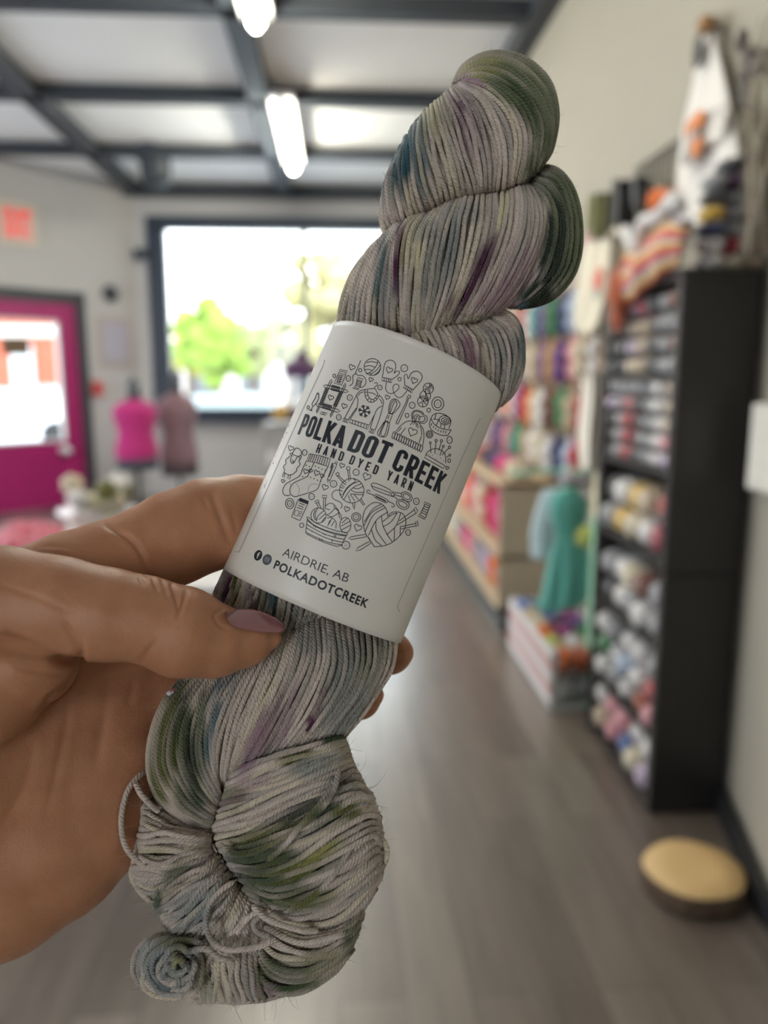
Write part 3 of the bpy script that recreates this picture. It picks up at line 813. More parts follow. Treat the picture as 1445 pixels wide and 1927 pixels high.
# ------------------------------------------------------------------ the far yarn wall: hanging hanks
HANK = {}
def hank(c, pos, label, group, L=.24, r=.036):
    key = (c, L, r)
    if key not in HANK:
        V, F = [], []; seg, n = 12, 18
        for strand in (0, 1):
            base = len(V)
            for i in range(n + 1):
                s = i / n; a = s * 2 * math.pi * 1.25 + strand * math.pi
                env = math.sin(math.pi * (.06 + .88 * s)) ** .6
                cx, cy, cz = r * .55 * env * math.cos(a), r * .55 * env * math.sin(a), -s * L
                for k in range(seg):
                    t = 2 * math.pi * k / seg
                    V.append((cx + r * .62 * env * math.cos(t), cy + r * .62 * env * math.sin(t), cz))
            for i in range(n):
                for k in range(seg):
                    k2 = (k + 1) % seg
                    F.append((base + i * seg + k, base + (i + 1) * seg + k, base + (i + 1) * seg + k2, base + i * seg + k2))
            F.append(tuple(base + k for k in range(seg))); F.append(tuple(base + n * seg + k for k in range(seg))[::-1])
        o = link_mesh('hank', V, F, yarn_mat(c)); HANK[key] = o.data
    else:
        o = bpy.data.objects.new('hank', HANK[key]); COL.objects.link(o)
    o.location = [float(v) for v in pos]
    return tag(o, label, 'hank of yarn', group)
YW0, YW1 = 3.45, 8.3
sw = thing('slatwall', 'brown slatwall on the right wall full of hanging hanks', 'slatwall', (1.34, (YW0 + YW1) / 2, .95))
MB().box((1.325, YW0, .92), (1.355, YW1, 2.02)).build('board', mat('brown_board', (.30, .21, .14), .7, noise=.2, nscale=5), sw)
for z in np.linspace(1.0, 1.95, 6): MB().box((1.318, YW0, z), (1.326, YW1, z + .02)).build('slat_groove', mat('dark_groove', (.10, .075, .05), .7), sw)
cols = 26
pal = ['white', 'pink', 'red', 'cream', 'purple', 'orange', 'grey', 'white', 'hot pink', 'green', 'beige', 'crimson', 'lilac', 'navy', 'white', 'gold', 'pink', 'cream', 'brown', 'pale blue', 'teal', 'charcoal']
rs = np.random.default_rng(21)
yy = np.linspace(YW0 + .1, YW1 - .1, cols)
fix = {(1, 3): 'pink', (1, 4): 'purple', (0, 2): 'white', (2, 2): 'red', (3, 2): 'red', (3, 1): 'charcoal', (3, 4): 'navy', (3, 3): 'pale blue', (2, 4): 'green', (1, 1): 'white', (0, 4): 'navy', (0, 5): 'green', (3, 6): 'cream', (3, 8): 'beige', (2, 8): 'orange', (2, 9): 'magenta'}
pv = None
for j in range(4):
    z = 1.98 - j * .265
    for i in range(cols):
        c = fix.get((j, i)) or pal[rs.integers(len(pal))]
        if c == pv: c = 'white' if c != 'white' else 'rust'
        pv = c
        hank(c, (1.27 + rs.uniform(-.012, .012), yy[i] + rs.uniform(-.01, .01), z + rs.uniform(-.02, .02)), '%s hank, %s row down, %s from near end, on the far yarn wall' % (c, ORD[j], ORD[i] if i < 16 else ['seventeenth', 'eighteenth', 'nineteenth', 'twentieth', 'twenty-first', 'twenty-second', 'twenty-third', 'twenty-fourth', 'twenty-fifth', 'twenty-sixth'][i - 16]), 'hanks on the far yarn wall', L=.25, r=.052)

# low gondola under it, cream end panel
GX = .945; gy0, gy1 = 4.32, 8.2
gd = thing('gondola_shelf', 'long low cream shelf unit with a dark plinth under the far yarn wall', 'shelf unit', (1.15, (gy0 + gy1) / 2, 0))
m_cream = mat('cream_panel', (.40, .33, .235), .6, noise=.05)
MB().box((GX, gy0, .14), (1.35, gy0 + .03, .90), bev=.004).build('end_panel', m_cream, gd)
MB().box((1.31, gy0, .14), (1.35, gy1, .90)).build('back_panel', m_cream, gd)
MB().box((GX + .03, gy0 + .02, 0), (1.35, gy1, .14)).build('plinth', m_base, gd)
for z in (.14, .45, .87): MB().box((GX, gy0, z), (1.35, gy1, z + .03), bev=.004).build('shelf', mat('maple_shelf', (.50, .38, .24), .55, noise=.15, nscale=7), gd)
gp2 = ['pink', 'hot pink', 'red', 'cream', 'pink', 'orange', 'white', 'hot pink', 'lilac', 'crimson']
for lvl, (z0, L) in enumerate(((.85, .34), (.44, .24))):
    for i in range(14):
        c = gp2[(i * (3 if lvl else 1) + lvl * 2) % len(gp2)] if lvl == 0 or i % 3 else 'grey'
        hank(c, (GX + .09, gy0 + .12 + i * .26, z0 - .01), '%s hank, %s tier of low cream unit, %s from its end panel' % (c, ('upper', 'lower')[lvl], ORD[i]), 'hanks in the low cream unit', L=L, r=.075)
for i in range(12):
    c = pal[(i * 5 + 3) % len(pal)]
    yarn_ball(c, (.09, .075, .06), (1.09, gy0 + .2 + i * .3, .90 + .06), '%s yarn ball on top of the low cream unit, %s from its end panel' % (c, ORD[i]), 'yarn balls on top of the low cream unit', False)

# ------------------------------------------------------------------ mint dress on its stand, crate of yarn, wood slice
px = at_Y(1121, 1100, 3.30)[0]
sd = thing('display_stand', 'mint green painted stand holding the turquoise dress beside the bookcase', 'stand', (px, 3.30, 0))
zc = at_Y(1128, 975, 3.30)[2]; zp = at_Y(1128, 880, 3.30)[2]
m_mint = mat('mint_paint', (.33, .62, .42), .4, noise=.06)
MB().box((px - .025, 3.28, .02), (px + .025, 3.33, zc), bev=.006).build('post', m_mint, sd)
MB().box((px - .026, 3.275, zc), (px + .026, 3.335, zp), bev=.006).build('cream_finial', mat('cream_paint', (.72, .68, .48), .45), sd)
MB().tube([(px - .36, 3.52, zp - .06), (px - .24, 3.52, zp - .045), (px - .1, 3.50, zp - .03), (px, 3.31, zp - .03)], .008, 8).build('arm', m_mint, sd, True)
MB().box((px - .04, 3.25, 0), (px + .04, 3.36, .02), bev=.005).build('foot', m_mint, sd)
def garment(name, label, poly, Y, m, seed, amp=.05, cat='dress'):
    t = thing(name, label, cat, tuple(at_Y((poly[0][0][0] + poly[0][1][0]) / 2, poly[0][0][1], Y)))
    V, F = [], []; nu, seg = 26, 44
    for i in range(nu + 1):
        k = i / nu * (len(poly) - 1); q = min(int(k), len(poly) - 2); s = k - q
        a = np.array(poly[q][0], float) * (1 - s) + np.array(poly[q + 1][0], float) * s; b = np.array(poly[q][1], float) * (1 - s) + np.array(poly[q + 1][1], float) * s
        A, B = at_Y(a[0], a[1], Y), at_Y(b[0], b[1], Y); c = (A + B) / 2; hw = abs(B[0] - A[0]) / 2
        for j in range(seg):
            th = 2 * math.pi * j / seg
            f = 1 + amp * 2 * (i / nu) * math.sin(7 * th + seed) + .03 * math.sin(3 * th + seed + 4 * i / nu)
            V.append((c[0] + hw * math.cos(th) * (1 + (f - 1) * .5), Y + max(.03, hw * .5) * math.sin(th) * f, c[2] + (B[2] - A[2]) / 2 * math.cos(th)))
    for i in range(nu):
        for j in range(seg):
            j2 = (j + 1) % seg; F.append((i * seg + j, (i + 1) * seg + j, (i + 1) * seg + j2, i * seg + j2))
    F.append(tuple(range(seg))); F.append(tuple(nu * seg + j for j in range(seg))[::-1])
    link_mesh('skirt', V, F, m, t)
    return t
m_turq = mat('turquoise_fabric', (.085, .36, .30), .55, sheen=.4, noise=.08, nscale=8)
t = garment('dress', 'turquoise dress hanging on the mint green stand', [((1062, 918), (1080, 917)), ((1042, 926), (1092, 924)), ((1034, 950), (1108, 946)), ((1040, 985), (1104, 982)), ((1046, 1010), (1098, 1008)), ((1036, 1045), (1108, 1042)), ((1028, 1085), (1116, 1080)), ((1022, 1125), (1112, 1118)), ((1018, 1150), (1086, 1142))], 3.52, m_turq, 1, .12)
t = garment('dress', 'pale blue and white dress hanging behind the turquoise one', [((1020, 925), (1066, 918)), ((1006, 965), (1050, 960)), ((998, 1000), (1040, 1000)), ((1000, 1050), (1034, 1050))], 3.58, mat('pale_blue_fabric', (.50, .64, .68), .6, sheen=.3, noise=.2, nscale=5), 2)
c = at_Y(1104, 1010, 3.36); tag(MB().blob(c, (.05, .03, .05), .12, 5, seed=12).build('yarn_ball', yarn_mat('lime'), None, True), 'lime green yarn ball hung at the mint green stand', 'yarn ball')
c = at_Y(1085, 905, 3.6); tag(MB().blob(c, (.09, .05, .035), .2, 5, seed=13).build('beanie_hat', yarn_mat('grey'), None, True), 'grey knitted cap resting above the turquoise dress', 'hat')

ca, cb = at_Z(1030, 1340, 0), at_Z(968, 1205, 0)
CX0, CX1, CYa, CYb, CHh = .955, 1.30, ca[1], ca[1] + .85, .30
cr = thing('yarn_crate', 'low crate of white and red slats full of yarn balls on the floor', 'crate', ((CX0 + CX1) / 2, (CYa + CYb) / 2, 0))
m_ws = mat('white_slat', (.70, .68, .67), .5, noise=.1); m_rs = mat('red_slat', (.52, .30, .28), .5)
for k in range(5):
    mm = m_rs if k in (1, 3) else m_ws
    z = .02 + k * .056
    for (lo, hi) in (((CX0, CYa, z), (CX0 + .014, CYb, z + .044)), ((CX1 - .014, CYa, z), (CX1, CYb, z + .044)), ((CX0, CYb - .014, z), (CX1, CYb, z + .044))):
        MB().box(lo, hi, bev=.003).build('slat', mm, cr)
for x in (CX0 + .014, CX1 - .04):
    for y in (CYa + .014, CYb - .04): MB().box((x, y, 0), (x + .026, y + .026, CHh)).build('corner_post', m_ws, cr)
MB().box((CX0 + .015, CYa + .015, .0), (CX1 - .015, CYb - .015, .018)).build('base', m_ws, cr)
cc = ['orange', 'rust', 'white', 'lime', 'white', 'cream', 'orange', 'magenta', 'green', 'cream', 'plum', 'purple', 'beige', 'blue', 'magenta', 'blue', 'teal', 'white']
k = 0
MB().box((CX0 + .014, CYa + .002, .0), (CX1 - .014, CYa + .006, .24)).build('clear_panel', glass_mat('clear_plastic', .1), cr)
for lvl in (0, 1):
    for i in range(6 if lvl else 1):
        for j in range(3):
            if lvl: c = cc[k]; k += 1
            else: c = ('white', 'grey', 'rust')[j]
            yarn_ball(c, (.054, .068, .062), (CX0 + .072 + j * .1, CYa + .085 + i * .136, .082 + lvl * .136 + .03 * i / 5), '%s yarn ball %s slatted crate, %s from aisle, %s row back' % (c, ('low in the', 'on top in the')[lvl], ORD[j], ORD[i]), 'yarn balls in the slatted crate', False, name='yarn_ball')

sc = at_Z(1305, 1633, .07); SR = .142
ws = thing('wood_slice', 'round slice of pale wood with bark lying on the floor by the bookcase', 'wood slice', (sc[0], sc[1], 0))
def slice_mat():
    m = bpy.data.materials.new('growth_rings'); m.use_nodes = True
    nt = m.node_tree; b = nt.nodes['Principled BSDF']; L = nt.links
    tc = nt.nodes.new('ShaderNodeTexCoord'); w = nt.nodes.new('ShaderNodeTexWave'); w.wave_type = 'RINGS'; w.rings_direction = 'Z'
    w.inputs['Scale'].default_value = 26; w.inputs['Distortion'].default_value = 1.2
    L.new(tc.outputs['Object'], w.inputs['Vector'])
    rp = nt.nodes.new('ShaderNodeValToRGB'); rp.color_ramp.elements[0].color = (.56, .36, .15, 1); rp.color_ramp.elements[1].color = (.68, .47, .22, 1)
    L.new(w.outputs['Fac'], rp.inputs[0]); L.new(rp.outputs[0], b.inputs['Base Color']); b.inputs['Roughness'].default_value = .6
    return m
rs = np.random.default_rng(3)
wob = lambda t: 1 + .02 * math.sin(2 * t + 1) + .012 * math.sin(5 * t) + .006 * math.sin(17 * t)
n = 64; ring = [(math.cos(2 * math.pi * k / n) * wob(2 * math.pi * k / n), math.sin(2 * math.pi * k / n) * wob(2 * math.pi * k / n)) for k in range(n)]
V, F = [], []
for (r, z) in ((1.0, .005), (1.025, .024), (1.02, .048), (1.0, .066)):
    for k, (x, y) in enumerate(ring):
        b = r * (1 + (.018 * math.sin(k * 2.3) if .005 < z < .066 else 0)); V.append((sc[0] + x * SR * b, sc[1] + y * SR * b, z))
for i in range(3):
    for k in range(n): F.append((i * n + k, i * n + (k + 1) % n, (i + 1) * n + (k + 1) % n, (i + 1) * n + k))
F.append(tuple(range(n))[::-1])
link_mesh('bark', V, F, mat('bark_ring', (.10, .065, .04), .9, noise=.5, nscale=40, bump=.8, bscale=60), ws)
V = [(sc[0] + x * SR * q, sc[1] + y * SR * q, z) for (q, z) in ((1.0, .063), (.985, .070), (.5, .070)) for (x, y) in ring] + [(sc[0], sc[1], .070)]
F = [(i * n + k, i * n + (k + 1) % n, (i + 1) * n + (k + 1) % n, (i + 1) * n + k) for i in range(2) for k in range(n)] + [(2 * n + k, 2 * n + (k + 1) % n, 3 * n) for k in range(n)]
link_mesh('cut_face', V, F, slice_mat(), ws)

# ------------------------------------------------------------------ left side: table, flowers, fluffy yarn, dress forms, window display
tb = thing('display_table', 'white topped display table half hidden behind the hand', 'table', (-1.25, 2.95, 0))
MB().box((-2.3, 2.45, .79), (-.36, 3.45, .83), bev=.006).build('tabletop', mat('white_laminate', (.72, .70, .70), .4), tb)
for x in (-2.22, -.44):
    for y in (2.53, 3.37): MB().box((x - .03, y - .03, 0), (x + .03, y + .03, .79)).build('leg', m_white, tb)
c = at_Y(182, 950, 3.0)
t = thing('flower_bunch', 'bunch of cream and green flowers in clear wrap on the white table', 'flowers', (c[0], 3.0, .83))
mb = MB(); mb.lathe((c[0], 3.0, .83), [(.05, 0), (.075, .05), (.12, .14), (.15, .17)], 24)
mb.build('wrap', mat('pale_wrap', (.62, .56, .52), .25, coat=.6, noise=.2), t, True)
rs = np.random.default_rng(9)
for k in range(16):
    v = rs.uniform(-1, 1, 3); col = ['cream', 'white', 'olive', 'beige', 'cream', 'lime'][k % 6]
    MB().blob((c[0] + v[0] * .11, 3.0 + v[1] * .1, c[2] + .01 + v[2] * .065), (.042, .04, .036), .18, 6, 12, 8, seed=k).build('bloom', yarn_mat(col), t, True)
c = at_Y(55, 1010, 2.75)
t = thing('fluffy_yarn', 'fluffy pink heap of yarn on the white table at the left edge', 'yarn', (c[0], 2.75, .83))
mb = MB(); rs = np.random.default_rng(4)
for k in range(26):
    v = rs.normal(size=3); v /= np.linalg.norm(v); v[2] = abs(v[2])
    mb.blob((c[0] + v[0] * .11, 2.75 + v[1] * .09, .88 + v[2] * .055 + .02), (.045, .045, .04), .25, 9, 12, 8, seed=k)
mb.build('pile', mat('fluffy_pink', (.72, .17, .24), .9, sheen=.8, noise=.2), t, True)
c = at_Y(395, 1090, 2.8)
tag(MB().box((c[0] - .09, 2.7, .831), (c[0] + .05, 2.9, .90), bev=.012).build('paper_parcel', mat('white_paper', (.78, .76, .74), .7)), 'white paper parcel on the table seen between finger and thumb', 'parcel')

def dress_form(px_, Y, ytop, yneck, yhem, hw, m_body, label, m_skirt, seed):
    x = at_Y(px_, 800, Y)[0]; z = lambda y: at_Y(px_, y, Y)[2]
    t = thing('dress_form', label, 'dress form', (x, Y, 0), 'dress forms by the large window')
    zn, zh = z(yneck), z(yhem); H = zn - zh
    prof = [(hw * .86, zh), (hw * .95, zh + H * .12), (hw * .90, zh + H * .25), (hw * .74, zh + H * .45), (hw * .92, zh + H * .68), (hw * .98, zh + H * .80), (hw * .84, zh + H * .90), (hw * .42, zn - .02), (hw * .30, zn)]
    MB().lathe((x, Y, 0), prof, 28, 1.0, .68, .3).build('garment', m_body, t, True)
    MB().lathe((x, Y, 0), [(hw * .30, zn), (hw * .27, zn + .05), (hw * .30, z(ytop) - .03), (hw * .12, z(ytop)), (.015, z(ytop) + .05)], 20).build('neck_cap', m_dark, t, True)
    MB().lathe((x, Y, 0), [(hw * .80, zh - .09), (hw * .93, zh - .05), (hw * .90, zh + .02)], 28, 1.0, .68, .3).build('skirt_band', m_skirt, t, True)
    MB().tube([(x, Y, .05), (x, Y, zh)], .022, 10).build('pole', m_dark, t, True)
    for k in range(3):
        a = k * 2.094 + .4; MB().tube([(x, Y, .16), (x + .14 * math.cos(a), Y + .14 * math.sin(a), .06), (x + .24 * math.cos(a), Y + .24 * math.sin(a), .015)], .014, 8).build('leg', m_dark, t, True)
    return t, x, zn, zh
dress_form(255, 8.5, 716, 750, 868, .245, mat('magenta_knit', (.42, .010, .15), .8, sheen=.3, noise=.15), 'dress form in a magenta knitted top beside the pink door', m_navy, 1)
dress_form(335, 8.9, 700, 738, 880, .23, mat('dusty_rose_knit', (.22, .13, .15), .85, sheen=.2, noise=.5, nscale=9), 'dress form in a dusty rose patterned top right of the magenta one', mat('dark_tweed', (.06, .05, .06), .9, noise=.5, nscale=20), 2)
# window display stand with hat and yarn cakes, partly behind the skein
xa, xb = at_Y(500, 850, 9.2)[0], at_Y(660, 850, 9.2)[0]
zt2 = at_Y(560, 795, 9.2)[2]
ds = thing('display_rack', 'low grey display rack in front of the large window beside the skein', 'rack', ((xa + xb) / 2, 9.2, 0))
for z in (at_Y(545, 931, 9.15)[2], at_Y(545, 882, 9.15)[2], zt2): MB().box((xa, 8.95, z - .03), (xb, 9.45, z), bev=.005).build('shelf', mat('grey_shelf', (.36, .35, .34), .6), ds)
for x in (xa, xb - .04):
    for y in (8.95, 9.41): MB().box((x, y, 0), (x + .04, y + .04, zt2 - .03)).build('post', mat('grey_shelf', (.36, .35, .34), .6), ds)
zz = lambda x, y: at_Y(x, y, 9.15)
def rack_item(x, y, r, c, label, cat, name):
    q = zz(x, y); tag(MB().blob((q[0], 9.15, q[2]), r, .1, 5, seed=int(x + y)).build(name, yarn_mat(c), None, True), label, cat)
hx = zz(565, 790)
t = thing('hat_stand', 'slim stand with a dark plum knitted hat before the large window', 'hat stand', (hx[0], 9.15, zt2))
q = zz(566, 700); MB().tube([(q[0], 9.15, zt2), (q[0], 9.15, q[2])], .02, 8).build('pole', m_dark, t, True)
MB().lathe((q[0], 9.15, zt2), [(.1, 0), (.1, .015), (.03, .03)], 20).build('base', m_dark, t, True)
tag(MB().lathe((q[0], 9.15, q[2]), [(.20, -.06), (.215, -.02), (.20, .06), (.14, .13), (.05, .165)], 24).blob((q[0], 9.15, q[2] + .19), (.06, .06, .055), .15, 8).build('knitted_hat', yarn_mat('plum'), None, True), 'dark plum knitted hat on the slim stand before the large window', 'hat')
rack_item(530, 776, (.10, .1, .10), 'gold', 'tan yarn cake on top of the grey rack by the window', 'yarn cake', 'yarn_cake')
rack_item(606, 776, (.10, .1, .10), 'grey', 'grey yarn cake on top of the grey rack by the window', 'yarn cake', 'yarn_cake')
rack_item(512, 865, (.10, .10, .10), 'white', 'white fluffy hank on the middle tier of the grey rack', 'yarn', 'fluffy_hank')
rack_item(552, 868, (.09, .10, .09), 'plum', 'plum yarn cake on the middle tier of the grey rack', 'yarn cake', 'yarn_cake')
rack_item(545, 915, (.12, .12, .09), 'pink', 'pink yarn cake on the lowest tier of the grey rack', 'yarn cake', 'yarn_cake')
# ------------------------------------------------------------------ the held skein: strands wound in lobes, with a paper band
sk = thing('yarn_skein', 'hand dyed grey, green and plum skein with white paper band held in the hand', 'yarn skein', fg((600, 1000, -60)))

def yarn_material():
    m = bpy.data.materials.new('hand_dyed_wool'); m.use_nodes = True
    nt = m.node_tree; b = nt.nodes['Principled BSDF']; L = nt.links
    at = nt.nodes.new('ShaderNodeAttribute'); at.attribute_name = 'dye'
    uv = nt.nodes.new('ShaderNodeUVMap'); uv.uv_map = 'UVMap'
    sp = nt.nodes.new('ShaderNodeSeparateXYZ'); L.new(uv.outputs[0], sp.inputs[0])
    # plies: ridges running round the strand, u = length in strand pitches, v = turn
    a = nt.nodes.new('ShaderNodeMath'); a.operation = 'MULTIPLY_ADD'; a.inputs[1].default_value = 3.0
    L.new(sp.outputs['Y'], a.inputs[0]); L.new(sp.outputs['X'], a.inputs[2])
    s = nt.nodes.new('ShaderNodeMath'); s.operation = 'PINGPONG'; s.inputs[1].default_value = 0.5; L.new(a.outputs[0], s.inputs[0])
    p = nt.nodes.new('ShaderNodeMath'); p.operation = 'POWER'; p.inputs[1].default_value = 0.6; L.new(s.outputs[0], p.inputs[0])
    tc = nt.nodes.new('ShaderNodeTexCoord'); n = nt.nodes.new('ShaderNodeTexNoise'); n.inputs['Scale'].default_value = 2600; n.inputs['Detail'].default_value = 2
    L.new(tc.outputs['Object'], n.inputs['Vector'])
    ad = nt.nodes.new('ShaderNodeMath'); ad.operation = 'MULTIPLY_ADD'; ad.inputs[1].default_value = .35; L.new(n.outputs['Fac'], ad.inputs[0]); L.new(p.outputs[0], ad.inputs[2])
    bp = nt.nodes.new('ShaderNodeBump'); bp.inputs['Strength'].default_value = .85; bp.inputs['Distance'].default_value = .00045
    L.new(ad.outputs[0], bp.inputs['Height']); L.new(bp.outputs[0], b.inputs['Normal'])
    mx = nt.nodes.new('ShaderNodeMix'); mx.data_type = 'RGBA'; mx.blend_type = 'MULTIPLY'; mx.inputs[0].default_value = .25
    L.new(at.outputs['Color'], mx.inputs[6]); L.new(n.outputs['Color'], mx.inputs[7]); L.new(at.outputs['Color'], b.inputs['Base Color'])
    b.inputs['Roughness'].default_value = .85; b.inputs['Sheen Weight'].default_value = .25; b.inputs['Sheen Roughness'].default_value = .5
    b.inputs['Specular IOR Level'].default_value = .25
    return m
M_WOOL = yarn_material()

LILAC = np.array((.63, .535, .455)); CREAM = np.array((.74, .66, .42)); SAGE = np.array((.17, .19, .10)); GREEN = np.array((.055, .085, .030)); DGREEN = np.array((.018, .030, .014))
TEAL = np.array((.022, .10, .125)); PLUM = np.array((.085, .014, .05)); OLIVE = np.array((.115, .125, .025)); PINK = np.array((.36, .22, .27)); LIME = np.array((.34, .34, .10)); GREY = np.array((.24, .25, .22)); SLATE = np.array((.20, .25, .25))
# dye patches: x, y, half width, half height, turn (deg), colour, strength
DYES = [
 (985, 150, 95, 60, 25, SAGE, .95), (1035, 235, 40, 110, -10, SAGE, .9), (900, 130, 50, 26, -25, LIME, .55), (995, 205, 22, 75, -25, GREEN, .75), (955, 175, 30, 22, 30, GREEN, .6), (1008, 300, 22, 60, 8, SAGE, .5),
 (752, 300, 26, 90, 8, TEAL, 1.0), (790, 290, 24, 75, -8, TEAL, .6), (738, 345, 22, 45, 0, DGREEN, .35), (815, 215, 22, 55, 5, LIME, .55), (850, 200, 20, 50, 0, OLIVE, .35), (868, 212, 8, 28, -15, PLUM, .9), (890, 156, 30, 12, 20, PINK, .9), (880, 250, 30, 80, -15, PINK, .4), (830, 290, 30, 80, -10, GREY, .35), (900, 220, 18, 60, -20, PLUM, .25),
 (750, 482, 8, 80, 6, PLUM, 1.4), (775, 470, 22, 60, 8, CREAM, .8), (716, 510, 14, 70, 8, TEAL, .6), (735, 560, 20, 50, 5, SLATE, .5), (825, 500, 40, 90, 15, GREY, .6), (845, 470, 20, 70, 12, SLATE, .5), (800, 440, 30, 25, 0, SLATE, .4), (897, 512, 14, 75, 24, PLUM, .9), (862, 575, 20, 40, 30, PLUM, .65), (925, 470, 12, 60, 12, PLUM, .35), (970, 520, 40, 70, 25, PINK, .65), (930, 560, 40, 40, 30, PINK, .5), (948, 385, 8, 50, 8, CREAM, 1.0), (880, 400, 50, 22, -5, SLATE, .35), (660, 590, 24, 50, 12, GREY, .45),
 (1075, 440, 60, 150, 5, SAGE, .95), (1040, 490, 26, 110, 8, DGREEN, 1.05), (1010, 555, 40, 30, 30, DGREEN, .9), (1030, 340, 60, 40, 30, GREEN, .6), (1065, 520, 14, 80, 15, GREEN, .5),
 (882, 660, 14, 38, -20, PINK, 1.0), (868, 640, 10, 30, -15, PLUM, .35), (985, 630, 11, 85, -2, TEAL, .9), (960, 700, 30, 70, 10, GREY, .55), (930, 640, 30, 50, -15, GREY, .35), (880, 605, 60, 12, -5, CREAM, .4),
 (425, 1112, 8, 45, 8, PLUM, .9), (444, 1112, 9, 40, 8, OLIVE, .8), (500, 1125, 18, 50, 0, GREEN, .6), (512, 1125, 9, 40, 0, TEAL, .8), (475, 1130, 6, 30, 0, PLUM, .7), (560, 1150, 40, 40, 0, GREY, .9), (415, 1110, 12, 50, 5, GREY, .5),
 (318, 1390, 30, 130, 10, OLIVE, .85), (345, 1400, 22, 120, 0, GREEN, .7), (375, 1420, 16, 110, 2, GREEN, .8), (372, 1500, 26, 60, -20, GREEN, .5), (407, 1330, 9, 80, 12, TEAL, .7), (430, 1280, 20, 36, 25, TEAL, .45), (360, 1440, 14, 110, -4, DGREEN, .6), (335, 1350, 14, 70, 10, DGREEN, .5), (395, 1400, 10, 80, 5, TEAL, .45), (350, 1300, 50, 26, -10, DGREEN, .6),
 (505, 1370, 26, 75, 20, PLUM, .55), (480, 1400, 20, 70, 20, PINK, .8), (548, 1330, 12, 70, 18, PINK, .6), (600, 1330, 8, 45, 20, PLUM, 1.0), (585, 1360, 7, 20, 20, PLUM, .9), (520, 1250, 10, 40, 20, SLATE, .6), (660, 1270, 50, 110, 18, GREY, .85), (700, 1240, 30, 70, 12, SAGE, .45), (640, 1340, 40, 60, 25, GREY, .6), (600, 1210, 50, 30, 0, GREY, .5),
 (520, 1560, 110, 24, -25, OLIVE, .7), (470, 1615, 50, 20, 10, DGREEN, .8), (500, 1655, 60, 14, 10, DGREEN, .7), (560, 1525, 90, 10, -25, DGREEN, .6), (530, 1700, 60, 12, 10, GREEN, .7), (480, 1590, 50, 30, -10, OLIVE, .75), (500, 1615, 70, 30, 0, GREEN, .75), (540, 1640, 100, 30, -15, OLIVE, .85), (520, 1672, 80, 30, 12, GREEN, .8), (600, 1610, 60, 16, -30, LIME, .7), (620, 1535, 45, 22, -15, GREEN, .9), (650, 1530, 30, 16, 0, OLIVE, .8), (560, 1425, 40, 16, -10, OLIVE, .9), (630, 1395, 30, 14, -15, GREEN, .8), (460, 1490, 60, 10, -28, PINK, .9), (590, 1440, 60, 20, -20, SLATE, .5), (640, 1480, 40, 26, -30, GREY, .6), (580, 1690, 60, 18, -10, OLIVE, .7), (440, 1500, 30, 30, 0, OLIVE, .5),
 (535, 1845, 70, 45, 20, GREEN, .85), (610, 1820, 50, 40, -40, OLIVE, .6), (660, 1760, 20, 50, 10, GREEN, .7), (500, 1830, 20, 50, 20, OLIVE, .5), (330, 1650, 24, 50, 35, GREEN, .6), (298, 1700, 14, 30, 0, GREEN, .8), (390, 1690, 40, 50, 30, SLATE, .45), (360, 1720, 50, 40, 30, SLATE, .5), (300, 1605, 40, 12, 5, LIME, .35),
 (310, 1800, 75, 70, 0, SLATE, .55), (330, 1775, 40, 16, 10, OLIVE, .6), (335, 1810, 14, 24, 10, LIME, .5), (385, 1850, 25, 35, 0, SAGE, .5), (500, 1860, 26, 16, 0, PINK, .5), (420, 1770, 60, 16, 10, GREEN, .4)]
def dye(xy, strand_r):
    """xy (S, n, 2), strand_r (S, 4) random numbers of each strand -> (S, n, 3): the dye bath's patches, taken up unevenly strand by strand"""
    S, n, _ = xy.shape
    col = np.repeat(LILAC[None, None], S, 0).repeat(n, 1).copy()
    col *= (.86 + .28 * strand_r[:, 0])[:, None, None]
    mixc = strand_r[:, 1][:, None, None]
    col = np.where(mixc > .80, col * .6 + CREAM * .4, col)
    col = np.where((mixc < .16), col * .62 + GREY * .38, col)
    for k, (x, y, rx, ry, deg, c, st) in enumerate(DYES):
        a = math.radians(deg); j = np.sin(strand_r[:, 2] * 40 + k * 2.1)[:, None] * .30
        dx, dy = xy[..., 0] - x, xy[..., 1] - y
        u = (dx * math.cos(a) + dy * math.sin(a)) / rx; v = (-dx * math.sin(a) + dy * math.cos(a)) / ry + j
        d = np.sqrt(u * u + v * v)
        w = np.clip((1.25 - d) / .75, 0, 1); w = w * w * (3 - 2 * w)
        w = np.clip(w * st * (.55 + .85 * np.sin(strand_r[:, 3] * 31 + k * 1.3)[:, None] ** 2), 0, 1)[..., None]
        col = col * (1 - w) + c * w
    return np.clip(col, .004, .9)

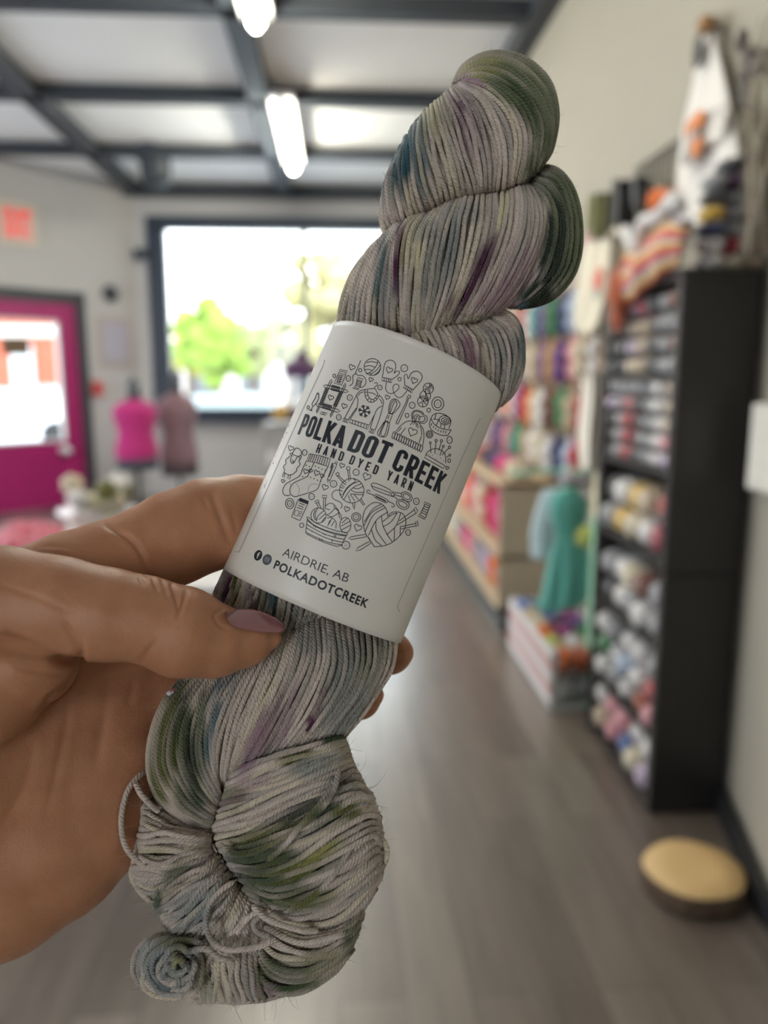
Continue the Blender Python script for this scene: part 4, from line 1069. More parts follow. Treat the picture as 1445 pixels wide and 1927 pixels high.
def tubes(P, rad, cols, sides=7, pitch=7.4):
    """P (S, n, 3) world; rad metres -> V, F, UV, C"""
    S, n, _ = P.shape
    T = np.gradient(P, axis=1); T /= np.linalg.norm(T, axis=-1, keepdims=True) + 1e-12
    N = np.cross(T, CF); nn = np.linalg.norm(N, axis=-1, keepdims=True); N = np.where(nn > .05, N / (nn + 1e-9), CR)
    B = np.cross(T, N)
    th = np.linspace(0, 2 * np.pi, sides + 1)
    rad = np.broadcast_to(np.asarray(rad, float), (S, n)) if np.ndim(rad) else np.full((S, n), rad)
    V = P[:, :, None] + rad[:, :, None, None] * (N[:, :, None] * np.cos(th)[None, None, :, None] + B[:, :, None] * np.sin(th)[None, None, :, None])
    ln = np.concatenate([np.zeros((S, 1)), np.cumsum(np.linalg.norm(np.diff(P, axis=1), axis=-1), 1)], 1) / (pitch * KM)
    UV = np.stack([np.repeat(ln[:, :, None], sides + 1, 2), np.broadcast_to(th / (2 * np.pi), (S, n, sides + 1))], -1)
    C = np.repeat(cols[:, :, None], sides + 1, 2)
    m = sides + 1
    i, j, k = np.meshgrid(np.arange(S), np.arange(n - 1), np.arange(sides), indexing='ij')
    b = (i * n + j) * m + k
    F = np.stack([b, b + 1, b + m + 1, b + m], -1).reshape(-1, 4)
    return V.reshape(-1, 3), F, UV.reshape(-1, 2), C.reshape(-1, 3)

HALO = []          # strand points the loose fibres grow from
def c4(x, y): return (220 + x / 2.4914, 1160 + y / 2.4914)
def c1(x, y): return (600 + x / 2.752, 60 + y / 2.753)
def family(name, guides, z0, H, spacing=9.7, conv=None, n=54, rad=4.6, jit=1.6, pu=2.4, pt=2.6, under=1, back=True, wander=0.0, tend=(0, 0), core=True, cosb=.3):
    """a lobe of the skein: strands laid between guide strands, rounded over its core, plus an under layer, the far side and the core"""
    G = []
    for g in guides:
        q = np.array([conv(*p) if conv else p for p in g], float)
        G.append(cr_resample(q, n))
    G = np.array(G); k = len(G)
    mid = G[:, n // 2]; d = np.r_[0, np.cumsum(np.linalg.norm(np.diff(mid, axis=0), axis=1))]
    wmax = np.max([np.linalg.norm(np.diff(G[:, t], axis=0), axis=1).sum() for t in (n // 4, n // 2, 3 * n // 4)])
    N = max(5, int(round(wmax / spacing)))
    def lay(u):
        a = np.interp(u, d / d[-1], np.arange(k)); i = np.clip(a.astype(int), 0, k - 2); t = (a - i)[:, None, None]
        Q = np.concatenate([(2 * G[0] - G[1])[None], G, (2 * G[-1] - G[-2])[None]])
        p0, p1, p2, p3 = Q[i], Q[i + 1], Q[i + 2], Q[i + 3]
        return .5 * (2 * p1 + (p2 - p0) * t + (2 * p0 - 5 * p1 + 4 * p2 - p3) * t ** 2 + (3 * p1 - p0 - 3 * p2 + p3) * t ** 3)
    tt = np.linspace(0, 1, n)
    def zprof(u):
        a = (1 - np.abs(2 * u - 1) ** pu).clip(0) ** (1 / pu)
        te = np.interp(tt, [0, .5, 1], [tend[0], 1, tend[1]])
        b = (1 - np.abs(2 * tt - 1) ** pt).clip(0) ** (1 / pt)
        return a[:, None] * np.maximum(b, te * .999 * (b < te) * 1.0)[None]
    Vs, Fs, Us, Cs, off = [], [], [], [], 0
    def emit(u, scale, dz, jm):
        nonlocal off
        S = len(u); xy = lay(u)
        r4 = rng.uniform(size=(S, 4))
        ph = rng.uniform(0, 6.28, (S, 3))
        w = jm * (np.sin(tt[None] * 5 + ph[:, :1]) + .6 * np.sin(tt[None] * 11 + ph[:, 1:2]))
        tang = np.gradient(xy, axis=1); tang /= np.linalg.norm(tang, axis=-1, keepdims=True) + 1e-9
        nor = np.stack([-tang[..., 1], tang[..., 0]], -1)
        xy = xy + nor * w[..., None]
        if wander: xy = xy + nor * (wander * np.sin(tt[None] * 3.3 + ph[:, 2:3]) * np.sin(np.pi * tt)[None])[..., None]
        zz = z0 + scale * H * zprof(u) + dz + rng.normal(0, 1.5 + wander * .3, (S, 1)) + 1.2 * np.sin(tt[None] * 7 + ph[:, 2:3])
        P = fg(np.concatenate([xy, zz[..., None]], -1))
        C = dye(xy, r4)
        V, F, U, C2 = tubes(P, rad * KM * (.88 + .24 * rng.uniform(size=(S, 1))) * np.ones((1, n)), C)
        Vs.append(V); Fs.append(F + off); Us.append(U); Cs.append(C2); off += len(V)
        if scale > 0 and dz > -2: HALO.append((P, C))
    def udist(M, sh=0.0):
        q = (np.arange(M) + .5 + sh) / M
        q = np.clip(q, 0, 1)
        return (1 - cosb) * q + cosb * (1 - np.cos(np.pi * q)) / 2
    emit(udist(N), 1.0, 0.0, jit)
    if under:
        emit(udist(N + 2), 1.0, -rad * 1.7, jit)
        if wander: emit(udist(N + 5), 1.0, -rad * 3.0, jit)
    if back: emit(udist(max(4, int(N * .8))), -.85, 0.0, jit)
    if core:
        u = np.linspace(0, 1, 15); xy = lay(u)[:, ::2]; m = xy.shape[1]
        zp = zprof(u)[:, ::2]
        cxy = xy.mean((0, 1)); xyc = xy + (cxy - xy) * .025
        f = np.concatenate([xyc, (z0 + H * zp - rad * (5.0 if wander else 3.4) * (zp > .05))[..., None]], -1); bk = np.concatenate([xyc, (z0 - .85 * H * zp + rad * 2 * (zp > .05))[..., None]], -1)
        V = fg(np.concatenate([f.reshape(-1, 3), bk.reshape(-1, 3)])); A = 15 * m
        i, j = np.meshgrid(np.arange(14), np.arange(m - 1), indexing='ij'); b = (i * m + j).ravel()
        F1 = np.stack([b, b + m, b + m + 1, b + 1], -1); F2 = F1[:, ::-1] + A
        C = dye(np.concatenate([xyc.reshape(1, -1, 2)] * 2, 1), np.full((1, 4), .5))[0] * .8
        Vs.append(V); Fs.append(np.concatenate([F1, F2]) + off); Us.append(np.zeros((2 * A, 2))); Cs.append(C); off += 2 * A
    return link_mesh(name, np.concatenate(Vs), np.concatenate(Fs), M_WOOL, sk, True, uv=np.concatenate(Us), col=np.concatenate(Cs))

family('strand_lobe', [
 [(345, 800), (325, 900), (325, 1000), (350, 1070)], [(395, 660), (362, 760), (362, 880), (380, 960), (400, 1030)], [(470, 520), (455, 640), (460, 770), (490, 890), (520, 960)],
 [(560, 405), (570, 520), (600, 660), (640, 800), (660, 890)], [(640, 335), (680, 460), (720, 600), (765, 750), (790, 860)], [(695, 288), (770, 400), (825, 540), (855, 690), (860, 845)],
 [(720, 270), (830, 345), (905, 470), (945, 620), (935, 830)], [(740, 250), (880, 305), (985, 415), (1035, 570), (1005, 810)], [(730, 240), (880, 245), (1035, 345), (1115, 500), (1095, 700), (1060, 780)],
 [(712, 250), (830, 175), (980, 200), (1115, 325), (1185, 480), (1165, 640), (1105, 740)], [(702, 275), (755, 175), (880, 108), (1050, 122), (1190, 240), (1237, 410), (1212, 590), (1135, 710)]],
 -110, 105, conv=c1)
family('strand_lobe', [
 [(1020, 830), (1090, 880), (1120, 970), (1120, 1080), (1080, 1200), (1000, 1320), (930, 1420)], [(1080, 790), (1160, 850), (1200, 960), (1200, 1080), (1150, 1220), (1060, 1340), (980, 1425)], [(1100, 755), (1200, 805), (1262, 930), (1265, 1080), (1220, 1240), (1120, 1360), (1010, 1425)],
 [(1120, 720), (1240, 755), (1312, 880), (1332, 1050), (1292, 1240), (1180, 1370), (1040, 1425)], [(1140, 690), (1225, 700), (1303, 780), (1350, 900), (1362, 1050), (1347, 1180), (1305, 1285), (1220, 1380), (1120, 1420), (1030, 1428)]],
 -135, 78, conv=c1, spacing=9.2)
family('strand_lobe', [
 [(330, 1070), (240, 1150), (160, 1270), (110, 1390), (92, 1500), (85, 1570)], [(400, 995), (325, 1100), (275, 1220), (238, 1350), (220, 1480), (215, 1580)], [(500, 958), (435, 1010), (400, 1130), (393, 1280), (393, 1420), (400, 1560)],
 [(570, 935), (500, 1050), (472, 1200), (462, 1340), (457, 1480), (470, 1590)], [(680, 875), (620, 990), (592, 1130), (572, 1280), (552, 1420), (530, 1570)], [(780, 848), (745, 960), (722, 1100), (692, 1250), (642, 1400), (585, 1560)],
 [(880, 838), (870, 960), (842, 1090), (792, 1230), (722, 1390), (650, 1530)], [(968, 826), (962, 930), (932, 1060), (872, 1210), (802, 1370), (715, 1520)], [(1040, 798), (1052, 900), (1032, 1040), (972, 1190), (892, 1350), (775, 1505)],
 [(1085, 798), (1122, 880), (1122, 1010), (1072, 1170), (982, 1340), (860, 1480)], [(1115, 818), (1172, 890), (1180, 1010), (1150, 1150), (1062, 1320), (930, 1455)]],
 -95, 112, conv=c1)
family('strand_lobe', [
 [(370, 1540), (400, 1650), (440, 1780), (480, 1900)], [(445, 1530), (480, 1650), (515, 1780), (540, 1900)], [(530, 1515), (590, 1620), (620, 1740), (640, 1900)], [(630, 1505), (690, 1610), (715, 1740), (730, 1900)], [(710, 1500), (785, 1595), (808, 1720), (810, 1900)], [(770, 1490), (828, 1585), (838, 1700), (842, 1830), (835, 1930)]],
 -100, 92, conv=c1)
family('strand_lobe', [
 [(700, 1510), (770, 1570), (815, 1700), (835, 1850), (830, 1960)], [(770, 1510), (840, 1575), (875, 1700), (885, 1850), (870, 1960)], [(820, 1490), (915, 1560), (958, 1700), (945, 1850), (900, 1960)], [(900, 1450), (1000, 1530), (1030, 1680), (995, 1840), (930, 1940)], [(955, 1430), (1020, 1480), (1060, 1570), (1068, 1680), (1046, 1790), (1000, 1870), (940, 1925)]],
 -120, 70, conv=c1)
# under the band
family('strand_lobe', [
 [(440, 1030), (415, 1085), (402, 1125), (398, 1170)], [(480, 1040), (458, 1100), (445, 1140), (436, 1180)], [(530, 1060), (512, 1120), (500, 1160), (488, 1195)], [(580, 1080), (565, 1140), (553, 1180), (540, 1208)], [(640, 1110), (610, 1160), (590, 1190), (570, 1210)]],
 -60, 88, tend=(.9, 0), jit=2)
family('strand_lobe', [
 [(300, 300), (225, 385), (158, 520), (135, 660), (150, 785), (210, 890), (320, 975), (445, 1012)], [(380, 280), (280, 400), (222, 540), (210, 680), (255, 805), (340, 915), (455, 985)], [(460, 260), (365, 400), (315, 540), (312, 680), (368, 805), (465, 910)],
 [(550, 225), (450, 385), (408, 540), (415, 680), (455, 790), (485, 860)], [(650, 170), (535, 365), (480, 530), (462, 680), (475, 790)], [(740, 120), (635, 320), (560, 500), (520, 650), (500, 790)], [(815, 50), (742, 265), (652, 450), (580, 620), (525, 760)],
 [(880, 10), (842, 210), (762, 400), (672, 570), (590, 705)], [(935, 0), (932, 200), (862, 390), (772, 550), (680, 675)], [(1010, 10), (1022, 210), (972, 370), (872, 530), (765, 655)], [(1110, 40), (1122, 210), (1080, 350), (982, 500), (880, 635)], [(1230, 80), (1222, 220), (1162, 360), (1082, 470), (985, 610)], [(1322, 90), (1292, 250), (1232, 350), (1152, 460), (1055, 580)]],
 -58, 118, conv=c4, spacing=10.4, tend=(.35, 0))
# lower ball
family('strand_lobe', [
 [(500, 760), (640, 690), (800, 630), (950, 590), (1062, 562)], [(495, 830), (640, 770), (820, 700), (980, 640), (1072, 605)], [(485, 880), (650, 830), (840, 760), (1000, 690), (1082, 645)], [(465, 960), (640, 880), (840, 800), (1000, 740), (1100, 700)], [(450, 1020), (640, 960), (840, 870), (1020, 780), (1112, 725)]],
 -58, 112, conv=c4, spacing=10.8, jit=3, rad=5.0, wander=5, pu=6, tend=(.2, .2))
family('strand_lobe', [
 [(465, 1005), (610, 945), (800, 860), (985, 790), (1095, 725), (1125, 745)],
 [(452, 1040), (600, 1000), (800, 910), (980, 830), (1110, 765), (1150, 790)], [(480, 1090), (640, 1050), (820, 960), (1000, 880), (1120, 830), (1190, 850)], [(500, 1120), (660, 1120), (850, 1050), (1020, 960), (1140, 900), (1212, 905)], [(530, 1190), (700, 1190), (900, 1110), (1060, 1020), (1180, 955), (1232, 970)],
 [(570, 1230), (740, 1250), (930, 1180), (1090, 1090), (1200, 1025), (1240, 1055)], [(600, 1290), (760, 1330), (950, 1270), (1110, 1180), (1215, 1115), (1240, 1130)], [(640, 1340), (800, 1400), (980, 1370), (1130, 1290), (1222, 1200), (1236, 1170)], [(680, 1390), (830, 1470), (1000, 1450), (1130, 1385), (1200, 1290)]],
 -50, 135, conv=c4, spacing=11, jit=4, rad=5.2, wander=7)
family('strand_lobe', [
 [(720, 1370), (880, 1440), (1020, 1425), (1112, 1370), (1165, 1290)], [(700, 1420), (870, 1500), (1015, 1490), (1105, 1440), (1150, 1370)], [(670, 1500), (770, 1580), (910, 1600), (1050, 1550), (1125, 1470)], [(650, 1560), (720, 1670), (840, 1700), (990, 1640), (1095, 1545)], [(630, 1640), (690, 1740), (785, 1765), (900, 1742), (1015, 1668), (1105, 1560)]],
 -55, 95, conv=c4, spacing=10.8, jit=3, rad=5.0, wander=4)
family('strand_lobe', [
 [(370, 1620), (362, 1720), (388, 1805)], [(450, 1560), (436, 1680), (450, 1798)], [(540, 1520), (530, 1660), (560, 1806)], [(620, 1520), (612, 1660), (665, 1800)], [(690, 1520), (690, 1660), (780, 1772)]],
 -62, 85, conv=c4, spacing=10.8, jit=3, rad=5.0, wander=4)
family('strand_lobe', [
 [(452, 1005), (330, 985), (210, 930), (130, 880)], [(445, 1030), (320, 1020), (185, 985), (112, 950)], [(440, 1050), (300, 1062), (160, 1060), (92, 1050)], [(440, 1085), (320, 1105), (200, 1125), (80, 1110)], [(445, 1100), (335, 1155), (225, 1190), (68, 1180)], [(455, 1115), (350, 1185), (250, 1240), (150, 1290), (72, 1245)]],
 -62, 92, conv=c4, spacing=10.8, jit=3.5, rad=5.0, wander=6)
family('strand_lobe', [
 [(470, 1110), (360, 1180), (255, 1245), (175, 1340)], [(490, 1150), (380, 1232), (270, 1312), (185, 1372)], [(520, 1180), (400, 1282), (300, 1362), (215, 1418)], [(540, 1210), (440, 1312), (330, 1402), (245, 1468)], [(560, 1240), (470, 1352), (370, 1442), (300, 1500)], [(590, 1270), (520, 1382), (450, 1455), (400, 1530)]],
 -55, 105, conv=c4, spacing=11, jit=3.5, rad=5.0, wander=5, tend=(.4, 0))
family('strand_lobe', [
 [(560, 1230), (470, 1380), (400, 1500), (360, 1640)], [(610, 1280), (540, 1420), (470, 1540), (430, 1660)], [(660, 1340), (610, 1460), (560, 1560), (520, 1680)], [(720, 1400), (690, 1500), (650, 1600), (610, 1700)]],
 -62, 92, conv=c4, spacing=10.8, jit=4, rad=5.0, wander=6, tend=(.4, .2))

def loop(name, pts, rad=5.2, n=70, conv=c4, parent=None):
    q = np.array([(*conv(p[0], p[1]), p[2]) for p in pts], float)
    P3 = cr_resample(q, n)
    C = dye(P3[None, :, :2], rng.uniform(size=(1, 4)))
    P = fg(P3)[None]
    ends = np.clip(np.minimum(np.arange(n), np.arange(n)[::-1]) / 3.0, .15, 1)[None]
    V, F, U, C2 = tubes(P, rad * KM * ends, C, 9)
    HALO.append((P, C))
    return link_mesh(name, V, F, M_WOOL, parent or sk, True, uv=U, col=C2)
loop('loose_loop', [(150, 720, -60), (90, 760, -30), (45, 830, -10), (22, 930, 0), (25, 1030, 5), (60, 1110, 10), (140, 1175, 12), (235, 1195, 10)])
loop('loose_loop', [(85, 780, -20), (110, 830, -5), (150, 875, -10), (200, 920, -20)])
loop('loose_loop', [(1180, 1000, 0), (1235, 1040, 0), (1265, 1090, -5), (1258, 1150, -10), (1225, 1190, -20), (1180, 1220, -30)])
loop('loose_loop', [(560, 1235, 55), (480, 1290, 62), (428, 1360, 60), (416, 1440, 55), (445, 1520, 55), (510, 1560, 60), (600, 1560, 66), (690, 1540, 66), (745, 1505, 62)])
loop('loose_loop', [(630, 1350, 70), (690, 1410, 74), (770, 1445, 74), (860, 1470, 66), (950, 1475, 45)])
loop('loose_loop', [(560, 1490, 50), (600, 1430, 56), (650, 1390, 56), (690, 1400, 50)])
loop('loose_loop', [(720, 1500, 58), (660, 1480, 60), (640, 1440, 60), (670, 1400, 58)])
loop('loose_loop', [(490, 1060, 40), (540, 1110, 60), (640, 1100, 72), (780, 1040, 84), (930, 930, 84), (1010, 830, 70), (1045, 700, 30)])
loop('loose_loop', [(700, 1150, 80), (790, 1070, 90), (880, 960, 88), (960, 870, 74), (1030, 760, 44)])
loop('loose_loop', [(780, 1390, 70), (900, 1330, 84), (1010, 1220, 84), (1090, 1090, 74), (1140, 960, 50), (1150, 870, 20)])
def rim(pts, z, m=5, dz=9, jit=3):
    """strands lying along the turned edge of the ball"""
    for k in range(m):
        q = [(x + rng.uniform(-jit, jit), y + rng.uniform(-jit, jit), z + (k - m / 2) * dz + rng.uniform(-2, 2)) for x, y in pts]
        loop('loose_loop', q, 5.0)
loop('loose_loop', [(*c1(530, 955), -60), (*c1(470, 970), -22), (*c1(425, 1030), 2), (*c1(402, 1120), 14), (*c1(396, 1220), 18), (*c1(398, 1330), 14), (*c1(402, 1420), 2)], 4.8, conv=lambda x, y: (x, y))
rim([(345, 1770), (400, 1795), (480, 1803), (570, 1806), (680, 1797), (780, 1772), (860, 1752)], -58, 6)
rim([(128, 870), (108, 960), (90, 1060), (76, 1150), (72, 1220), (110, 1290), (170, 1345)], -58, 5)
rim([(170, 1330), (190, 1380), (220, 1430), (262, 1480), (320, 1510)], -52, 4)
rim([(1062, 565), (1080, 625), (1105, 700), (1150, 780), (1195, 870), (1228, 970), (1238, 1060), (1236, 1140), (1215, 1230), (1180, 1310)], -54, 5)
rim([(1160, 1320), (1140, 1400), (1112, 1500), (1085, 1580), (1030, 1650), (950, 1710)], -56, 4)
# the small coil where the yarn ends are knotted
cl = []
for (cx, cy, rx, ry, z, a0, a1, dz) in ((240, 1640, 165, 150, -6, 130, 430, 16), (250, 1650, 142, 128, 8, 20, 330, 10), (262, 1650, 122, 110, 20, 60, 420, 8), (262, 1640, 98, 88, 34, -20, 340, 8), (285, 1640, 80, 66, 44, -30, 270, 4), (285, 1610, 55, 62, 50, 20, 330, 6), (240, 1640, 120, 122, 14, 150, 400, 10), (320, 1700, 76, 74, 28, -60, 220, 8), (245, 1710, 125, 76, 16, -10, 210, 6), (205, 1640, 84, 116, 20, 90, 300, 6), (310, 1560, 95, 44, 30, 170, 380, 8), (250, 1725, 104, 66, 4, -10, 200, 0), (250, 1640, 150, 140, 0, 60, 300, 6), (185, 1600, 70, 80, 18, 120, 350, 8), (270, 1730, 90, 44, 26, 0, 190, 4), (340, 1650, 60, 90, 22, -90, 120, 6), (230, 1560, 90, 50, 16, 170, 360, 6), (260, 1660, 66, 60, 46, 60, 300, 5), (278, 1640, 40, 44, 40, 0, 350, 4), (290, 1640, 24, 28, 44, 40, 380, 3), (262, 1680, 46, 40, 44, 20, 300, 4), (300, 1690, 50, 60, 42, -100, 160, 5)):
    t = np.radians(np.linspace(a0, a1, 9))
    cl.append([(cx + rx * math.cos(q), cy + ry * math.sin(q), z + dz * math.sin(2 * q)) for q in t])
knot = None
for q in cl:
    o = loop('coil_loop', q, 5.4, 60, parent=knot)
    if knot is None: knot = o; o.name = 'yarn_coil'
mb = MB(); c = fg((*c4(270, 1655), -10)); mb.blob(c, (.0062, .0058, .005), .1, 4, seed=1)
V = np.concatenate(mb.V); o = link_mesh('coil_centre', V, mb.F, M_WOOL, knot, True, uv=np.zeros((len(V), 2)), col=np.tile(SLATE * .6, (len(V), 1)))
loop('yarn_tail', [(330, 1570, 30), (420, 1560, 46), (480, 1600, 50), (530, 1615, 46), (550, 1640, 40)], 5.4)

# wisps of loose fibre
def halo():
    Vs, Fs, Cs, off = [], [], [], 0
    Pall = np.concatenate([p.reshape(-1, 3) for p, _ in HALO]); Call = np.concatenate([c.reshape(-1, 3) for _, c in HALO])
    K = 9500; sel = rng.integers(len(Pall), size=K); base = Pall[sel]; n = 6
    d0 = rng.normal(size=(K, 3)); d0 /= np.linalg.norm(d0, axis=1, keepdims=True)
    d1 = d0 + rng.normal(size=(K, 3)) * .7; d1 /= np.linalg.norm(d1, axis=1, keepdims=True)
    ln = (8 + rng.exponential(8, K)) * KM
    t = np.linspace(0, 1, n)[None, :, None]
    P = base[:, None] + ln[:, None, None] * (d0[:, None] * t + (d1 - d0)[:, None] * t ** 2 * .6)
    C = np.repeat(np.clip(Call[sel] * 1.1 + .04, 0, .8)[:, None], n, 1)
    V, F, U, C2 = tubes(P, np.linspace(.42, .16, n)[None] * np.ones((K, 1)) * KM, C, 3)
    return tag(link_mesh('fibre_halo', V, F, M_WOOL, sk, True, uv=U, col=C2), kind='stuff')
halo()
# ------------------------------------------------------------------ the paper band
CT, CB = np.array((783.7, 682.6, -75.8)), np.array((589.0, 1138.1, -42.4))
mT, mB_ = fg_metric(CT), fg_metric(CB)
ax = (mT - mB_); BL = np.linalg.norm(ax); ax /= BL
nf = np.array([0, 0, 1.0]); nf -= ax * (nf @ ax); nf /= np.linalg.norm(nf)
sd_ = np.cross(ax, nf); sd_ = -sd_ if sd_[0] < 0 else sd_
RS_T, RS_B, RF = 180.1, 185.1, 145.0
def band_m(th, h, off=0.0):
    """th: angle round the band from its left edge (0) to its right edge (pi) across the front; h: 0 bottom .. 1 top -> metric units"""
    th, h = np.asarray(th, float), np.asarray(h, float)
    rs_ = (RS_B * (1 - h) + RS_T * h + off)
    c = mB_ + ax * (h * BL)[..., None]
    return c - sd_ * (rs_ * np.cos(th))[..., None] + nf * ((RF + off) * np.sin(th))[..., None]
def band(th, h, off=0.0): return metric_world(band_m(th, h, off))
def band_inv(xy):
    """frame points -> (th, h) on the band's front"""
    xy = np.asarray(xy, float).reshape(-1, 2)
    th, h = np.full(len(xy), 1.5), np.full(len(xy), .5)
    pr = lambda a, b: to_px(band(a, b))
    for _ in range(25):
        p = pr(th, h); e = xy - p; d = 1e-4
        Ja = (pr(th + d, h) - p) / d; Jb = (pr(th, h + d) - p) / d
        det = Ja[:, 0] * Jb[:, 1] - Ja[:, 1] * Jb[:, 0]; det = np.where(np.abs(det) < 1e-3, 1e-3, det)
        th = np.clip(th + np.clip((e[:, 0] * Jb[:, 1] - e[:, 1] * Jb[:, 0]) / det, -.3, .3), .02, 3.12)
        h = np.clip(h + np.clip((Ja[:, 0] * e[:, 1] - Ja[:, 1] * e[:, 0]) / det, -.3, .3), -.1, 1.1)
    return th, h
def paper_mat():
    m = mat('satin_paper', (.80, .76, .67), .42, coat=.25, noise=.012, nscale=300, bump=.02, bscale=1500)
    m.node_tree.nodes['Principled BSDF'].inputs['Coat Roughness'].default_value = .3
    return m
M_PAPER = paper_mat()
nth, nh = 128, 40
V = np.concatenate([band(*np.meshgrid(np.linspace(0, 2 * np.pi, nth, endpoint=False), np.linspace(0, 1, nh + 1), indexing='ij'), off=o).reshape(-1, 3) for o in (0, -2.0)])
A = nth * (nh + 1); F = []
for i in range(nth):
    i2 = (i + 1) % nth
    for j in range(nh):
        a, b, c, d = i * (nh + 1) + j, i2 * (nh + 1) + j, i2 * (nh + 1) + j + 1, i * (nh + 1) + j + 1
        F.append((a, b, c, d)); F.append((A + a, A + d, A + c, A + b))
    for j in (0, nh):
        a, b = i * (nh + 1) + j, i2 * (nh + 1) + j
        F.append((a, A + a, A + b, b))
pb = link_mesh('paper_band', V, F, M_PAPER, sk, True)
pb['label'] = 'white paper band with a knitting line drawing and shop lettering'

M_INK = mat('navy_ink', (.012, .016, .024), .45, noise=.1, nscale=200)
M_INK2 = mat('grey_ink', (.10, .11, .12), .5)
class Ink:
    """flat printed strokes lying on the band"""
    def __init__(self): self.V, self.F, self.n = [], [], 0
    def stroke(self, pts, w=1.5, closed=False, off=.35):
        pts = np.asarray(pts, float)
        if closed: pts = np.vstack([pts, pts[:1]])
        n = len(pts)
        if n < 2: return
        T = np.gradient(pts, axis=0) if n > 2 else np.repeat(np.diff(pts, axis=0), 2, 0)
        if closed and n > 3: T[0] = T[-1] = pts[1] - pts[-2]
        T /= np.linalg.norm(T, axis=1, keepdims=True) + 1e-9
        N = np.stack([-T[:, 1], T[:, 0]], -1) * w / 2
        q = np.concatenate([pts + N, pts - N])
        th, h = band_inv(q)
        self.V.append(band(th, h, off)); self.F += [(self.n + i, self.n + i + 1, self.n + n + i + 1, self.n + n + i) for i in range(n - 1)]; self.n += 2 * n
    def fill(self, pts, off=.35, c=None):
        pts = np.asarray(pts, float); n = len(pts)
        th, h = band_inv(np.vstack([pts, pts.mean(0, keepdims=True)]))
        self.V.append(band(th, h, off)); self.F += [(self.n + i, self.n + (i + 1) % n, self.n + n) for i in range(n)]; self.n += n + 1
    def build(self, name, m, parent):
        return link_mesh(name, np.concatenate(self.V), self.F, m, parent, False)
ZONES = {'A': (560, 650, 7.225), 'B': (700, 660, 7.225), 'C': (510, 820, 7.225), 'D': (620, 860, 6.568)}
ink = None
def zc_(z, p):
    x0, y0, s = ZONES[z]; p = np.asarray(p, float).reshape(-1, 2)
    return np.stack([x0 + p[:, 0] / s, y0 + p[:, 1] / s], -1)
def dens(p, step=3.5, smooth=True, closed=False):
    p = np.asarray(p, float)
    if smooth and len(p) > 2:
        if closed:
            q = np.vstack([p[-2:], p, p[:3]]); k = len(p)
            out = []
            for i in range(k):
                p0, p1, p2, p3 = q[i + 1], q[i + 2], q[i + 3], q[i + 4]
                m = max(2, int(np.linalg.norm(p2 - p1) / step) + 1)
                for t in np.arange(m) / m: out.append(.5 * (2 * p1 + (p2 - p0) * t + (2 * p0 - 5 * p1 + 4 * p2 - p3) * t ** 2 + (3 * p1 - p0 - 3 * p2 + p3) * t ** 3))
            return np.array(out)
        L = np.linalg.norm(np.diff(p, axis=0), axis=1).sum()
        return cr_resample(p, max(len(p) * 2, int(L / step) + 2))
    q = np.vstack([p, p[:1]]) if closed else p
    out = []
    for a, b in zip(q[:-1], q[1:]):
        m = max(1, int(np.linalg.norm(b - a) / 8)); out += [a + (b - a) * t / m for t in range(m)]
    if not closed: out.append(q[-1])
    return np.array(out)
def ell(cx, cy, rx, ry, n=22, rot=0):
    t = np.linspace(0, 2 * np.pi, n, endpoint=False); c, s = math.cos(math.radians(rot)), math.sin(math.radians(rot))
    x, y = rx * np.cos(t), ry * np.sin(t)
    return np.stack([cx + x * c - y * s, cy + x * s + y * c], -1)
def heart(cx, cy, r, rot=22):
    t = np.linspace(0, 2 * np.pi, 26, endpoint=False)
    x = np.sin(t) ** 3; y = -(13 * np.cos(t) - 5 * np.cos(2 * t) - 2 * np.cos(3 * t) - np.cos(4 * t)) / 16
    c, s = math.cos(math.radians(rot)), math.sin(math.radians(rot))
    return np.stack([cx + r * (x * c - y * s), cy + r * (x * s + y * c)], -1)
def draw(zone, spec, w=1.5):
    """spec: commands parted by ';' - o open curve, c closed curve, p open straight, q closed straight, e ellipse, h heart, d dot, b/f button with two/four holes, k row of small ovals"""
    for cmd in spec.split(';'):
        a = cmd.split()
        if not a: continue
        k, v = a[0], [float(q) for q in a[1:]]
        if k in 'ocpq':
            p = zc_(zone, v); ink.stroke(dens(p, smooth=k in 'oc', closed=k in 'cq'), w, closed=k in 'cq')
        elif k == 'e': ink.stroke(zc_(zone, ell(v[0], v[1], v[2], v[3], rot=v[4] if len(v) > 4 else 0)), w, True)
        elif k == 'h': ink.stroke(zc_(zone, heart(*v[:3])), w, True)
        elif k == 'd': ink.fill(zc_(zone, ell(v[0], v[1], v[2], v[2], 9)))
        elif k in 'bf':
            x, y, rx, ry = v[:4]; ink.stroke(zc_(zone, ell(x, y, rx, ry)), w, True)
            for (dx, dy) in (((-.25, .12), (.25, -.12)) if k == 'b' else ((-.2, -.25), (.25, -.15), (-.25, .18), (.18, .28))): ink.fill(zc_(zone, ell(x + dx * rx, y + dy * ry, 5, 5.5, 8)))
        elif k == 'k':
            x0, y0, x1, y1, n, rx, ry, rot = v
            for t in np.linspace(0, 1, int(n)): ink.stroke(zc_(zone, ell(x0 + (x1 - x0) * t, y0 + (y1 - y0) * t, rx, ry, 12, rot)), w, True)
